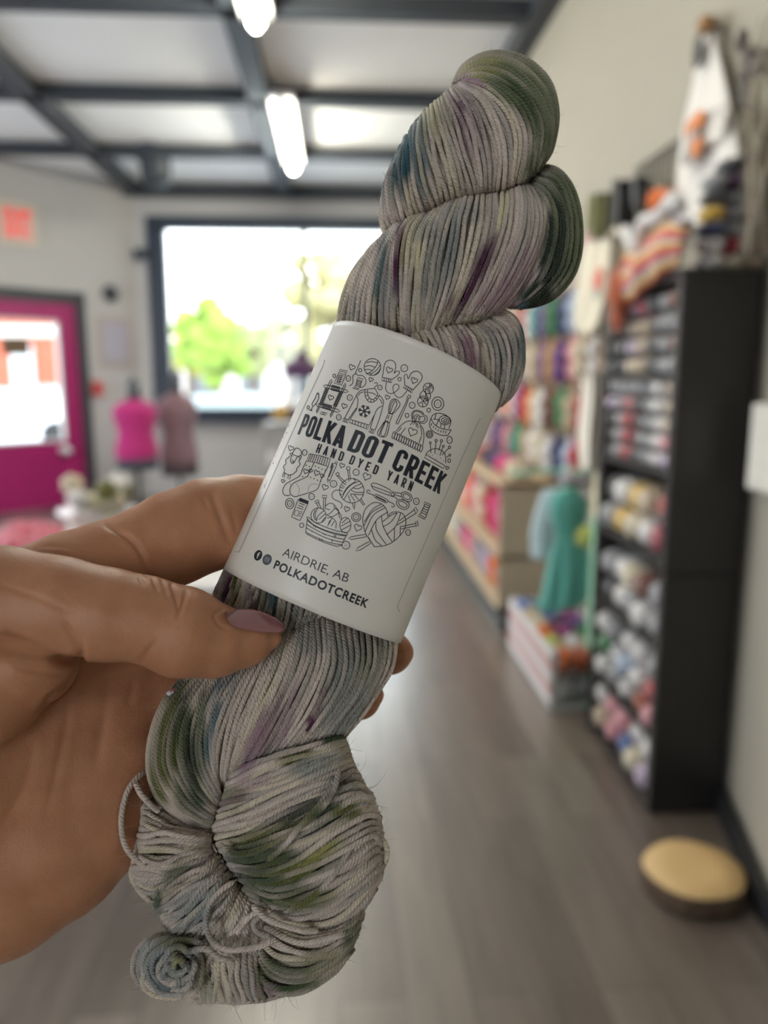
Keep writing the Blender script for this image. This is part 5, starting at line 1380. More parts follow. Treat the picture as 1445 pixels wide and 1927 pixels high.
DRAWINGS = [
('yarn_ball_drawing', 'A', 'e 1017 295 113 115;o 935 235 1010 222 1090 240;o 912 290 980 275 1055 300;o 908 335 960 325 1015 345;o 930 388 975 378 1000 384;o 1095 205 1075 270 1010 350 940 390;o 1128 260 1080 330 985 405;o 1130 305 1100 360 1040 405'),
('mitten_drawing', 'A', 'o 1150 440 1160 380 1180 270 1205 220 1260 200 1315 225 1335 285 1322 345 1310 385 1345 350 1380 352 1385 380 1340 425 1285 460;q 1150 435 1285 462 1275 508 1145 480;p 1180 443 1172 487;p 1210 448 1203 492;p 1238 453 1233 498;p 1262 458 1255 503;h 1245 335 45'),
('mitten_drawing', 'B', 'o 445 465 440 380 435 345 450 322 475 325 492 385 530 310 580 280 632 285 675 330 678 380 640 440 560 530;q 445 465 558 530 540 575 425 500;p 470 480 452 515;p 495 495 478 530;p 520 508 500 545;p 540 520 522 560;h 572 405 45;o 195 430 185 510 205 560 255 585 300 570 345 535 370 495 350 460 315 455 285 490 290 545 310 600 350 635 400 630 440 590 475 545'),
('scattered_hearts', 'A', 'h 738 298 42;h 635 825 38;h 998 465 32;h 1220 705 33'),
('scattered_buttons', 'A', 'e 852 338 21 22;e 500 415 18 24;b 690 450 30 38;f 710 710 35 38;b 560 978 32 38;b 1120 573 30 32;e 1385 460 22 26;q 320 905 403 925 380 950 308 930;p 362 915 345 940'),
('thread_spool_drawing', 'A', 'p 858 205 780 395;o 775 390 750 420 755 490 740 530 705 550;o 790 375 820 410 880 410 925 460 925 520 890 565 850 570;q 815 440 893 460 880 487 803 465;q 760 565 840 590 830 605 750 582;p 810 470 785 560;p 870 487 845 580;p 805 485 860 503;p 798 505 857 525;p 795 525 852 545;p 790 545 850 565'),
('calculator_drawing', 'A', 'q 580 330 675 350 600 540 500 515;q 590 352 650 368 640 400 578 383;p 565 405 625 420;p 555 430 618 445;p 545 455 610 470;p 538 480 600 495;p 530 500 590 515;p 570 400 535 505;p 598 408 565 510'),
('knitting_frame_drawing', 'A', 'q 463 460 468 492 275 895 262 922 257 890 440 490;q 650 508 655 545 465 950 447 980 445 945 630 545;q 352 550 385 537 660 605 692 630 655 642 375 575;q 245 805 280 795 545 870 578 895 545 912 270 828;k 400 590 325 790 9 26 9 15;k 590 640 510 820 9 26 9 15;k 470 575 560 600 6 9 36 15;k 345 820 450 850 6 9 36 15;h 452 710 38'),
('shuttle_drawing', 'A', 'c 262 665 290 668 280 740 240 800 215 830 195 800 215 760 240 720;q 262 660 290 668 287 650 265 645;p 205 830 190 870;p 190 870 160 888;p 190 870 178 895;p 190 870 195 895;e 145 845 15 24'),
('sweater_drawing', 'A', 'o 935 600 860 615 810 660 795 690;p 795 690 640 990;q 625 990 695 1012 680 1055 612 1030;p 645 998 635 1040;p 668 1005 658 1048;p 690 1005 800 850;o 800 690 820 740 805 860 760 930 715 1005;q 712 1005 975 1085 945 1140 708 1050;p 750 1016 742 1062;p 790 1028 780 1075;p 830 1040 820 1088;p 870 1053 858 1100;p 910 1065 897 1113;p 945 1076 930 1125;o 1105 670 1160 740 1160 820 1110 1000 1055 1148;o 1150 820 1080 870 1040 960 988 1128;q 985 1130 1055 1150 1030 1200 968 1175;p 1008 1138 992 1182;p 1030 1145 1015 1190;p 1040 950 975 1085;o 915 600 920 690 960 760 1010 775 1070 745 1115 680;o 950 605 955 670 985 725 1030 735 1070 700 1090 655;o 930 600 985 590 1050 585;p 1050 585 1090 655;o 960 640 1020 650 1065 675;o 1040 585 1055 560 1080 545 1085 515 1060 505 1042 520;p 915 640 950 635;p 925 690 960 675;p 950 745 975 715;p 995 770 1000 730;p 1040 765 1035 735;p 1080 735 1060 710;p 1100 700 1078 680;o 1110 725 1140 765 1145 800;o 815 690 850 650 900 632'),
('yarn_twist_drawing', 'A', 'c 1235 910 1250 800 1285 735 1345 735 1390 790 1370 850 1290 930;c 1250 900 1275 790 1320 740 1350 800 1285 925;o 1262 910 1300 800 1330 760;q 1240 915 1290 935 1245 1060 1185 1030;p 1245 950 1225 1005;c 1190 1030 1130 1110 1085 1190 1110 1235 1170 1245 1215 1215 1245 1060;c 1200 1035 1160 1120 1130 1200 1160 1240 1195 1190 1225 1055;o 1185 1040 1130 1150 1110 1225'),
('scattered_buttons', 'B', 'b 438 238 47 47;b 545 742 40 42;e 475 880 26 27;e 770 808 24 27;b 1052 1213 36 47;e 780 1137 45 50;e 780 1137 30 33;e 780 1137 11 12;e 1047 1494 18 26;h 1019 1592 25;e 892 720 82 92;f 892 722 48 55'),
('crochet_hook_drawing', 'B', 'c 525 615 505 603 482 625 455 715 330 970 340 992 362 975 465 740 500 640 518 645'),
('skein_drawing', 'B', 'e 765 512 70 72;c 700 540 650 600 665 650 720 690 760 650 740 600;c 730 520 790 590 790 640 740 680;e 690 690 72 75;o 640 640 700 640 750 680;o 690 690 720 640;o 720 480 760 500 800 470;o 705 520 750 515;o 760 500 790 560;o 680 700 690 760;o 680 690 640 720;o 690 690 740 730;o 800 460 820 520;o 780 450 790 520'),
('tape_measure_drawing', 'B', 'o 1040 1055 1070 975 1055 920 980 865 890 850 830 870 800 920 780 980 790 1050 850 1110 950 1150 1030 1150;p 1030 1150 1075 1075;o 1075 1075 1000 1070 900 1040 830 980 800 920;e 985 945 75 60 15;e 990 950 48 38 15;e 993 953 22 16;p 810 985 800 1020;p 840 1020 828 1050;p 870 1045 860 1075;p 905 1065 895 1095;p 940 1080 930 1110;p 975 1085 965 1115;p 1005 1090 995 1125;o 830 930 900 935;p 905 935 870 1020;p 870 860 850 930;p 940 990 930 1040;p 985 1010 980 1060'),
('knitted_hat_drawing', 'B', 'k 292 1148 668 1330 13 17 50 15;o 320 1105 390 1020 480 960 600 960;o 640 985 690 1060 705 1150 690 1280;p 350 1105 400 1045;p 385 1140 455 1050;p 520 1010 560 955;p 560 1005 590 970;p 600 1040 600 970;p 625 1055 615 985;o 640 1250 670 1160;o 675 1150 670 1080 650 1020;c 560 970 540 900 545 840 590 810 640 815 690 840 700 870 740 890 750 930 720 980 660 985 600 960;c 590 955 570 900 600 870 640 880 650 920 620 965;o 555 930 560 850 600 825 660 840 690 870;o 650 900 700 890 720 930 690 965 640 965;o 600 950 600 900 620 890 630 930;h 548 1105 62'),
('pincushion_drawing', 'B', 'o 725 1425 760 1370 830 1335 900 1335 960 1370 995 1420 1000 1530;q 735 1415 985 1560 965 1600 715 1455;e 790 1253 12 15;p 792 1268 800 1390;e 870 1222 15 17;p 868 1240 850 1400;e 942 1225 15 17;p 938 1242 905 1360;e 967 1298 12 14;p 963 1312 920 1425;e 1052 1312 16 18;p 1040 1325 950 1420;e 1056 1418 13 16;p 1045 1425 1010 1450;d 775 1410 6;d 820 1420 6;d 885 1400 6;d 930 1460 6;d 870 1470 6;d 970 1500 6'),
('sheep_drawing', 'C', 'o 290 250 310 205 340 170 375 175 410 215 405 270 370 280 330 270 290 255;o 280 270 265 340 285 380 310 370 345 310 365 280;e 275 250 15 15;e 395 290 15 18;d 298 283 5;d 345 297 5;p 295 325 305 340;o 285 350 300 360 310 345;o 255 275 235 300 205 320 200 350 205 380 175 410 172 440 185 460 182 500 215 520 235 538 260 530 285 530 310 515 330 495 350 480 350 450 365 430 390 405 395 380 382 350 385 330 405 315;q 175 500 190 510 180 565 155 560;q 240 530 270 530 255 590 228 580;h 270 170 38;h 165 617 25;b 458 230 32 38'),
('socks_drawing', 'C', 'q 630 260 805 315 775 420 590 360;q 525 245 625 262 590 365 480 345;p 655 270 620 370;p 685 280 650 380;p 715 288 680 390;p 745 297 712 398;p 775 306 745 410;p 545 250 505 350;p 570 255 530 356;p 598 258 560 362;o 480 345 430 450 390 545 300 600 200 660 160 740 175 800 220 815 265 805;o 590 360 520 500 495 550 400 600 300 650 260 720 265 790 320 828 400 810 600 745 650 690 680 600 775 420;d 478 402 9;d 522 420 9;d 605 415 9;d 650 435 9;d 695 455 9;d 740 470 9;d 430 555 9;d 390 545 9;d 540 568 9;d 585 585 9;d 630 605 9;d 675 618 9;d 497 552 9;h 475 485 35;h 540 475 26;h 622 505 40;h 695 545 28'),
('sock_toe_lines', 'C', 'o 340 645 385 720 370 810;o 505 760 515 690 570 655 640 665;o 255 640 275 690'),
('pen_drawing', 'C', 'q 845 370 895 390 800 610 770 640 768 595;q 870 375 880 350 903 360 895 388;p 768 595 800 610;p 850 400 790 560;p 835 372 808 440'),
('scattered_hearts', 'C', 'h 965 405 35;h 735 700 42;h 1030 995 38;h 1300 555 55;h 1180 1250 52'),
('scattered_buttons', 'C', 'f 850 655 45 45;b 1157 497 42 42;b 552 827 38 42;e 255 923 58 70;f 255 923 33 40;e 418 1218 28 30;e 1157 1107 63 60;f 1157 1107 38 38'),
('yarn_ball_drawing', 'C', 'e 1097 747 167 167;e 1050 445 24 24;p 1040 468 1060 620;p 1062 468 1082 600;e 905 525 22 22;p 895 545 1000 660;p 915 540 1025 640;q 1108 915 1140 912 1130 1000 1115 960;q 1200 870 1225 860 1275 940 1255 945;o 960 850 1020 740 1100 660 1200 620;o 985 875 1060 760 1140 690 1235 650;o 975 800 1040 700 1150 620;o 1110 710 1180 720 1250 690;o 1090 740 1150 770 1255 770;o 1075 790 1180 800 1260 800;o 945 700 985 715;o 940 740 975 760;o 940 790 965 810;o 985 640 1020 670;o 965 670 1000 700;o 1050 810 1080 905;o 1080 800 1140 890;o 1130 800 1190 870;o 1120 590 1160 612;o 935 740 870 745 830 790 840 850 890 880 950 910 968 950 945 990'),
('notepad_drawing', 'C', 'q 370 865 505 915 395 1155 280 1105;k 392 868 498 908 10 5 22 25;p 385 915 460 945;p 370 945 445 975;p 355 975 440 1005;q 335 1010 385 1030 360 1095 312 1075;p 398 1030 425 1040;p 388 1055 415 1065;p 378 1085 400 1095'),
('yarn_basket_drawing', 'C', 'q 697 810 760 815 755 845 697 842;p 715 845 710 1000;p 742 845 735 1010;q 595 895 645 870 655 900 605 920;p 618 920 650 985;p 645 905 680 985;e 645 1085 103 103;o 600 1010 580 1080 600 1150;o 630 990 600 1070 620 1160;o 720 1020 640 1090 620 1160;o 740 1060 650 1140;o 735 1110 690 1170;o 740 960 780 925 830 920 880 960 885 1000;o 750 990 800 1010;c 760 1075 830 1100 920 1040 880 985 800 1060;o 880 985 950 1080 950 1140;o 920 1040 930 1120;o 850 950 870 1000;o 760 1120 830 1115 885 1180 880 1260;o 780 1210 830 1120;o 820 1230 860 1160;o 800 1150 770 1230;e 1010 1215 75 105;o 960 1190 1040 1120;o 950 1230 1075 1160;o 960 1280 1080 1215;c 500 1105 600 1180 760 1250 900 1295 1030 1320 1025 1350 900 1330 740 1285 580 1210 495 1130;o 490 1150 600 1230 750 1300 900 1345 1020 1365;o 480 1200 600 1275 750 1345 900 1390 1005 1410;o 475 1250 600 1320 750 1390 900 1435 985 1450;o 470 1310 600 1375 750 1440 900 1475 970 1480;o 475 1330 600 1395 750 1460 895 1505;p 495 1130 470 1320;p 1025 1350 960 1490;p 895 1505 960 1490;p 585 1215 580 1240;p 610 1225 605 1255;p 560 1290 555 1310;p 715 1325 710 1345;p 740 1335 735 1355;p 860 1345 855 1385;p 880 1350 875 1390;p 665 1390 660 1420;p 695 1400 690 1430;p 830 1420 825 1450'),
('scissors_drawing', 'D', 'o 755 410 680 370 600 335 540 322 512 345 540 365 640 400 740 440;o 515 345 530 380 560 405 640 440 735 475;q 755 420 820 440 790 495 735 475;e 780 462 20 20;c 890 450 930 430 990 455 1020 500 1000 545 960 550 900 515;c 915 460 950 455 995 490 990 520 950 525 910 495;c 830 540 860 525 930 540 980 575 970 630 930 650 870 630 830 590;c 850 550 890 548 950 580 955 610 930 625 870 600;p 820 440 890 450;p 800 490 835 520;p 815 470 885 490'),
('hook_tool_drawing', 'D', 'o 500 430 490 408 465 415 460 440 490 450 560 480;c 560 470 600 470 715 530 715 555 690 565 590 520 555 490;o 720 545 790 580 800 610 775 620 765 605;k 580 490 690 545 9 4 7 0'),
('yarn_heart_drawing', 'D', 'o 555 1110 480 1000 440 930 410 780 440 650 520 575 590 562 670 600 715 680 720 735 760 690 830 678 900 700 940 770 930 880 870 970 780 1050 680 1095 555 1110;o 430 800 530 650 640 580;o 422 850 520 690 670 600;o 440 920 540 720 690 625;o 480 970 580 780 715 680;o 655 800 760 720 830 690;o 665 860 760 800 835 690;o 705 960 820 850 880 690;o 570 790 580 900 640 1000 700 1080;o 640 730 660 850 720 970 775 1050;o 515 890 560 1020 640 1095;p 475 985 550 1105;o 800 870 800 960 795 1035;o 875 850 870 970;q 1040 645 1060 620 1090 665 1065 695;p 1050 650 860 790;p 1075 690 835 840;q 1065 800 1085 790 1095 850 1070 860;p 1065 820 885 860;p 1070 850 880 890;q 235 1005 270 985 450 955 455 985 270 1020;q 325 1160 350 1120 490 1045 510 1065 380 1150'),
('scattered_buttons', 'D', 'f 1072 548 36 40;b 970 933 30 36;f 203 1090 48 48'),
('thread_spool_drawing', 'D', 'q 1170 555 1250 590 1245 610 1165 580;q 1105 705 1185 755 1175 772 1095 725;p 1175 590 1120 705;p 1235 610 1185 750;p 1165 610 1225 630;p 1155 635 1215 660;p 1145 660 1205 690;p 1135 685 1195 715')]
for (nm, zn, sp_) in DRAWINGS:
    ink = Ink(); draw(zn, sp_, 1.45 if nm != 'sock_toe_lines' else .6); ink.build(nm, M_INK, pb)
ink = Ink()
for k in range(3):
    a = math.radians(15 + 60 * k); d = np.array([math.cos(a), math.sin(a)]); c = np.array([908, 895.])
    ink.stroke(zc_('A', [c - d * 88, c, c + d * 88]), 2.4)
    for s in (-1, 1):
        for q in (50,):
            b = c + d * s * q
            for t in (-1, 1):
                aa = a + (0 if s > 0 else math.pi) + t * .8; ink.stroke(zc_('A', [b, b + 36 * np.array([math.cos(aa), math.sin(aa)])]), 2.2)
ink.build('snowflake_drawing', M_INK, pb)

def band_place(name, V, F, cap, base0, base1, top0, m, off=.4):
    lo, hi = V.min(0), V.max(0)
    th, h = band_inv([base0, base1, top0])
    x = (V[:, 0] - lo[0]) / (hi[0] - lo[0]); y = V[:, 1] / cap
    T = th[0] + (th[1] - th[0]) * x + (th[2] - th[0]) * y * .5
    Hh = h[0] + (h[1] - h[0]) * x + (h[2] - h[0]) * y
    return link_mesh(name, band(T, Hh, off), F, m, pb, False)
def band_text(name, s, base0, base1, top0, m, bold=0.0, spacing=1.0, off=.4):
    """lettering: baseline start and end and the cap top over the start, as frame points"""
    V, F = text_mesh(s, bold, spacing)
    bm = bmesh.new(); vs_ = [bm.verts.new((v[0], v[1], 0)) for v in V]
    for f in F:
        try: bm.faces.new([vs_[i] for i in f])
        except ValueError: pass
    bmesh.ops.triangulate(bm, faces=bm.faces[:])
    for _ in range(2):
        ed = [e for e in bm.edges if e.calc_length() > .22]
        if ed: bmesh.ops.subdivide_edges(bm, edges=ed, cuts=1); bmesh.ops.triangulate(bm, faces=bm.faces[:])
    bm.verts.index_update()
    V = np.array([v.co[:2] for v in bm.verts]); F = [tuple(v.index for v in f.verts) for f in bm.faces]; bm.free()
    capV, _ = text_mesh('E', bold)
    return band_place(name, V, F, capV[:, 1].max(), base0, base1, top0, m, off)
def arc(cx, cy, r, a0, a1, n=7): return [(cx + r * math.cos(math.radians(a)), cy + r * math.sin(math.radians(a))) for a in np.linspace(a0, a1, n)]
def poster_glyph(ch, s):
    """tall condensed capital: list of centre lines, and its width"""
    h = s / 2; w = .25 + s; l, r, b, t = h, w - h, h, 1 - h; q = (r - l) / 2; c = w / 2
    bowl = [(l, t), (c, t)] + arc(c, t - q, q, 90, 0) + [(r, .45 + q)] + arc(c, .45 + q, q, 0, -90) + [(l, .45)]
    st = [(l, 0), (l, 1)]
    G = {'P': [st, bowl], 'R': [st, bowl, [(c - .02, .46), (r + .02, 0)]], 'O': [arc(c, t - q, q, 180, 0, 11) + arc(c, b + q, q, 0, -180, 11) + [(l, t - q)]],
         'L': [st, [(l, b), (w - .02, b)]], 'K': [st, [(w - h * .8, 1), (l, .36)], [(l + .07, .52), (w - h * .7, 0)]], 'A': [[(h * .8, 0), (c, 1)], [(w - h * .8, 0), (c, 1)], [(l + .04, .24), (r - .04, .24)]],
         'D': [st, [(l, t), (c, t)] + arc(c, t - q, q, 90, 0) + [(r, b + q)] + arc(c, b + q, q, 0, -90) + [(l, b)]], 'T': [[(0, t), (w - .02, t)], [(c, 0), (c, 1)]],
         'C': [[(r, .66)] + arc(c, t - q, q, 0, 180, 11) + arc(c, b + q, q, 180, 360, 11) + [(r, .34)]], 'E': [st, [(l, t), (w - .04, t)], [(l, .5), (w - .07, .5)], [(l, b), (w - .04, b)]],
         'H': [st, [(r, 0), (r, 1)], [(l, .5), (r, .5)]], 'N': [st, [(r, 0), (r, 1)], [(l + .01, 1 - h * .5), (r - .01, h * .5)]], 'Y': [[(h * .7, 1), (c, .42)], [(w - h * .7, 1), (c, .42)], [(c, .48), (c, 0)]]}
    return G[ch], w - (.03 if ch in 'LTE' else 0)
def poster_text(name, s, base0, base1, top0, m, weight=.158, gap=.075):
    V, F, n, x0 = [], [], 0, 0.0
    for ch in s:
        lines, w = poster_glyph(ch, weight)
        for L in lines:
            P = dens(np.array(L) * 100, smooth=False) / 100 if len(L) < 6 else np.array(L)
            if len(L) < 6: P = np.concatenate([np.linspace(a, b_, 7)[:(-1 if i < len(L) - 2 else None)] for i, (a, b_) in enumerate(zip(np.array(L)[:-1], np.array(L)[1:]))])
            T = np.gradient(P, axis=0); T /= np.linalg.norm(T, axis=1, keepdims=True) + 1e-9
            N = np.stack([-T[:, 1], T[:, 0]], -1) * weight / 2; k = len(P)
            Q = np.concatenate([P + N, P - N]); Q[:, 1] = np.clip(Q[:, 1], 0, 1)
            V.append(Q + np.array([x0, 0])); F += [(n + i, n + i + 1, n + k + i + 1, n + k + i) for i in range(k - 1)]; n += 2 * k
        x0 += w + gap
    return band_place(name, np.concatenate(V), F, 1.0, base0, base1, top0, m)
poster_text('shop_name_lettering', 'POLKA', (559.7, 817.2), (643.5, 845), (572.5, 778.4), M_INK)
poster_text('shop_name_lettering', 'DOT', (652, 847.4), (724, 875), (669, 808), M_INK)
poster_text('shop_name_lettering', 'CREEK', (735, 882), (826.4, 930.8), (752, 843), M_INK)
poster_text('subtitle_lettering', 'HAND', (593.8, 851.3), (643.4, 868.8), (599, 834), M_INK, .16, .36)
poster_text('subtitle_lettering', 'DYED', (655.8, 872.6), (708, 894), (662, 856), M_INK, .16, .36)
poster_text('subtitle_lettering', 'YARN', (725.6, 902), (772.9, 925), (731, 884), M_INK, .16, .36)
band_text('town_lettering', 'AIRDRIE, AB', (530.6, 1045.2), (653, 1096.5), (536.2, 1030), M_INK, -.004)
band_text('handle_lettering', 'POLKADOTCREEK', (514, 1068.7), (689.4, 1144), (520, 1053.5), M_INK, .03, 1.12)
ink = Ink(); ink.fill(ell(485.9, 1045.2, 7.4, 10.2, 26, 20)); ink.build('social_badge', M_INK, pb)
ink = Ink(); ink.fill(ell(502.8, 1053.2, 8.6, 10.4, 26, 20)); ink.build('social_badge', mat('slate_ink', (.085, .095, .11), .5), pb)
ink = Ink(); fq = lambda dx, dy: (485.9 + dx * .80 + dy * -.34, 1045.2 + dx * .34 + dy * .94)
ink.stroke(dens([fq(3.2, -5.3), fq(1.4, -5.4), fq(.2, -4.2), fq(0, -2.5), fq(0, 2), fq(0, 5.8)], 1.5), 2.1, False, .75); ink.stroke([fq(-2.4, -1.2), fq(.2, -1.2), fq(2.9, -1.2)], 1.9, False, .75)
ink.build('badge_letter', M_PAPER, pb)
ink = Ink()
q = lambda dx, dy: (502.8 + dx * .93 + dy * -.36, 1053.2 + dx * .36 + dy * .93)
ink.stroke(dens([q(-4, -4.4), q(4, -4.4), q(4, 4.4), q(-4, 4.4)], smooth=False, closed=True), .8, True, .7); ink.stroke([q(2.1 * math.cos(t), 2.2 * math.sin(t)) for t in np.linspace(0, 6.28, 13)[:-1]], .8, True, .7)
ink.fill([q(2.6 + .5 * math.cos(t), -3 + .5 * math.sin(t)) for t in np.linspace(0, 6.28, 7)[:-1]], .7)
ink.build('badge_mark', mat('pale_ink', (.5, .52, .54), .5), pb)
# clear sticker edges and the sideways care text on the turned-away side
ink = Ink()
ink.stroke(dens([(609, 679), (608, 688), (560, 792), (505, 915), (455, 1028), (449, 1038), (441, 1038)]), 1.2)
ink.stroke(dens([(905, 788), (897, 800), (850, 905), (800, 1020), (752, 1130), (748, 1142), (752, 1152)]), 1.0)
ink.build('sticker_edge', mat('sticker_edge_grey', (.36, .34, .31), .5), pb)
ink = Ink(); rs = np.random.default_rng(12)
for k in range(46):
    t = k / 45.; x, y = 541 - t * 92 * .92, 790 + t * 168 * 1.05
    for q_ in range(2):
        a = np.array([x + 2 + rs.uniform(-3, 3), y + rs.uniform(-3, 3)]); b = a + np.array([rs.uniform(1.5, 5), rs.uniform(-2, 2.5)])
        if rs.uniform() < .55: ink.stroke([a, (a + b) / 2, b], .9)
ink.build('care_text', mat('violet_grey_ink', (.13, .10, .14), .6), pb)
# ------------------------------------------------------------------ the left hand holding the skein
def skin_mat():
    m = bpy.data.materials.new('skin'); m.use_nodes = True
    nt = m.node_tree; b = nt.nodes['Principled BSDF']; L = nt.links
    tc = nt.nodes.new('ShaderNodeTexCoord')
    n = nt.nodes.new('ShaderNodeTexNoise'); n.inputs['Scale'].default_value = 90; n.inputs['Detail'].default_value = 4; L.new(tc.outputs['Object'], n.inputs['Vector'])
    rp = nt.nodes.new('ShaderNodeValToRGB'); e = rp.color_ramp.elements
    e[0].position, e[0].color = .3, (.44, .195, .100, 1); e[1].position, e[1].color = .72, (.56, .275, .150, 1)
    L.new(n.outputs['Fac'], rp.inputs[0]); L.new(rp.outputs[0], b.inputs['Base Color'])
    b.inputs['Roughness'].default_value = .48; b.inputs['Specular IOR Level'].default_value = .4
    b.inputs['Subsurface Weight'].default_value = .35; b.inputs['Subsurface Radius'].default_value = (1.0, .35, .18); b.inputs['Subsurface Scale'].default_value = .0025
    v = nt.nodes.new('ShaderNodeTexVoronoi'); v.feature = 'DISTANCE_TO_EDGE'; v.inputs['Scale'].default_value = 1100; L.new(tc.outputs['Object'], v.inputs['Vector'])
    n2 = nt.nodes.new('ShaderNodeTexNoise'); n2.inputs['Scale'].default_value = 420; n2.inputs['Detail'].default_value = 3; L.new(tc.outputs['Object'], n2.inputs['Vector'])
    ad = nt.nodes.new('ShaderNodeMath'); ad.operation = 'MULTIPLY_ADD'; ad.inputs[1].default_value = .5; L.new(v.outputs['Distance'], ad.inputs[0]); L.new(n2.outputs['Fac'], ad.inputs[2])
    bp = nt.nodes.new('ShaderNodeBump'); bp.inputs['Strength'].default_value = .30; bp.inputs['Distance'].default_value = .0005
    L.new(ad.outputs[0], bp.inputs['Height']); L.new(bp.outputs[0], b.inputs['Normal'])
    return m
def smin(a, b, k):
    h = np.clip(.5 + .5 * (b - a) / k, 0, 1)
    return b + (a - b) * h - k * h * (1 - h)
HS = 6.0
glo, ghi = np.array([-900., -110., -400.]), np.array([110., 900., 320.])
gn = ((ghi - glo) / HS).astype(int) + 1
gx, gy, gz = [(glo[i] + HS * np.arange(gn[i])).astype(np.float32) for i in range(3)]
PX, PY, PZ = np.meshgrid(gx, gy, gz, indexing='ij')
def chain(pts, k):
    """tapered limb through (x, y, z, radius) frame points, joints blended"""
    D = None
    q = np.array(pts, float); c = fg_metric(q[:, :3]); r = q[:, 3] * (FPX - q[:, 2]) / FPX
    for i in range(len(q) - 1):
        a, b = c[i], c[i + 1]; ab = b - a; L2 = ab @ ab
        t = np.clip(((PX - a[0]) * ab[0] + (PY - a[1]) * ab[1] + (PZ - a[2]) * ab[2]) / L2, 0, 1)
        d = np.sqrt((PX - a[0] - t * ab[0]) ** 2 + (PY - a[1] - t * ab[1]) ** 2 + (PZ - a[2] - t * ab[2]) ** 2) - (r[i] + (r[i + 1] - r[i]) * t)
        D = d if D is None else (smin(D, d, k) if k else np.minimum(D, d))
    return D
thumb = chain([(-140, 1138, 150, 106), (0, 1130, 150, 103), (110, 1143, 152, 95), (205, 1157, 148, 87), (270, 1164, 142, 80), (345, 1190, 128, 85), (405, 1206, 110, 69), (465, 1205, 92, 49), (508, 1199, 80, 24)], 8)
index = chain([(-80, 1170, 20, 130), (60, 1128, 30, 100), (130, 1093, 20, 92), (200, 1072, 0, 91), (265, 1045, -25, 86), (330, 1012, -50, 88), (392, 987, -78, 87), (450, 967, -125, 73), (540, 962, -240, 66), (640, 985, -285, 56), (700, 1010, -290, 44)], 8)
middle = chain([(120, 1210, -50, 90), (300, 1180, -150, 74), (420, 1187, -225, 66), (560, 1197, -272, 60), (680, 1215, -235, 50), (736, 1228, -170, 40), (752, 1228, -145, 27)], 10)
ring = chain([(120, 1320, -80, 90), (300, 1312, -170, 72), (450, 1322, -255, 64), (600, 1322, -240, 52), (678, 1314, -180, 38), (698, 1308, -150, 25)], 10)
little = chain([(110, 1430, -90, 80), (280, 1422, -170, 58), (420, 1405, -225, 50), (470, 1380, -225, 42)], 10)
palm = chain([(-140, 1400, -30, 190), (50, 1400, -95, 165), (200, 1395, -135, 125)], 10)
heel = chain([(-150, 1670, -30, 178), (0, 1622, -60, 168), (100, 1578, -80, 148), (172, 1538, -95, 122)], 10)
thenar = chain([(-160, 1330, 60, 160), (-40, 1285, 80, 122), (52, 1243, 92, 92)], 10)
wrist = chain([(-260, 1500, 0, 260), (-160, 1400, 0, 220)], 0)
S = smin(palm, heel, 60); S = smin(S, wrist, 60); S = smin(S, middle, 30); S = smin(S, ring, 26); S = smin(S, little, 26)
S = smin(S, index, 34); S = smin(S, thenar, 22); S = smin(S, thumb, 20)
S[0], S[-1], S[:, 0], S[:, -1], S[:, :, 0], S[:, :, -1] = 9, 9, 9, 9, 9, 9
def surface_net(S, lo, h):
    ins = S < 0; nx, ny, nz = S.shape
    cr_ = [(a, b) for a in range(8) for b in range(a + 1, 8) if bin(a ^ b).count('1') == 1]
    g = lambda a: S[(a & 1):nx - 1 + (a & 1), ((a >> 1) & 1):ny - 1 + ((a >> 1) & 1), ((a >> 2) & 1):nz - 1 + ((a >> 2) & 1)]
    cnt = np.zeros((nx - 1, ny - 1, nz - 1), np.float32); acc = np.zeros((nx - 1, ny - 1, nz - 1, 3), np.float32)
    for a, b in cr_:
        A, B = g(a), g(b); m = (A < 0) != (B < 0); ii = np.nonzero(m)
        t = A[ii] / (A[ii] - B[ii]); cnt[ii] += 1
        for k in range(3):
            ka, kb = (a >> k) & 1, (b >> k) & 1; acc[(*ii, np.full(len(ii[0]), k))] += ka + (kb - ka) * t
    act = cnt > 0; ids = -np.ones(act.shape, np.int64); ids[act] = np.arange(act.sum())
    cell = np.argwhere(act); V = lo + (cell + acc[act] / cnt[act][:, None]) * h
    Fq = []
    for axk in range(3):
        o1, o2 = [(1, 2), (2, 0), (0, 1)][axk]
        sl0 = [slice(None)] * 3; sl1 = [slice(None)] * 3; sl0[axk] = slice(0, -1); sl1[axk] = slice(1, None)
        d = np.argwhere(ins[tuple(sl0)] != ins[tuple(sl1)])
        ok = (d[:, o1] > 0) & (d[:, o2] > 0) & (d[:, o1] < S.shape[o1] - 1) & (d[:, o2] < S.shape[o2] - 1); d = d[ok]
        e1, e2 = np.zeros(3, int), np.zeros(3, int); e1[o1] = 1; e2[o2] = 1
        q = np.stack([ids[tuple((d - e1 - e2).T)], ids[tuple((d - e2).T)], ids[tuple(d.T)], ids[tuple((d - e1).T)]], -1)
        fl_ = ins[tuple(d.T)]; q[~fl_] = q[~fl_][:, ::-1]
        Fq.append(q)
    return V, np.concatenate(Fq)
HV, HF = surface_net(S, glo, HS)
del PX, PY, PZ, S, thumb, index, middle, ring, little, palm, heel, thenar, wrist
bm = bmesh.new(); tmp = bpy.data.meshes.new('t')
tmp.from_pydata(HV.tolist(), [], HF.tolist()); tmp.update(); bm.from_mesh(tmp)
bmesh.ops.smooth_vert(bm, verts=bm.verts[:], factor=.5, use_axis_x=True, use_axis_y=True, use_axis_z=True)
for _ in range(2): bmesh.ops.smooth_vert(bm, verts=bm.verts[:], factor=.5, use_axis_x=True, use_axis_y=True, use_axis_z=True)
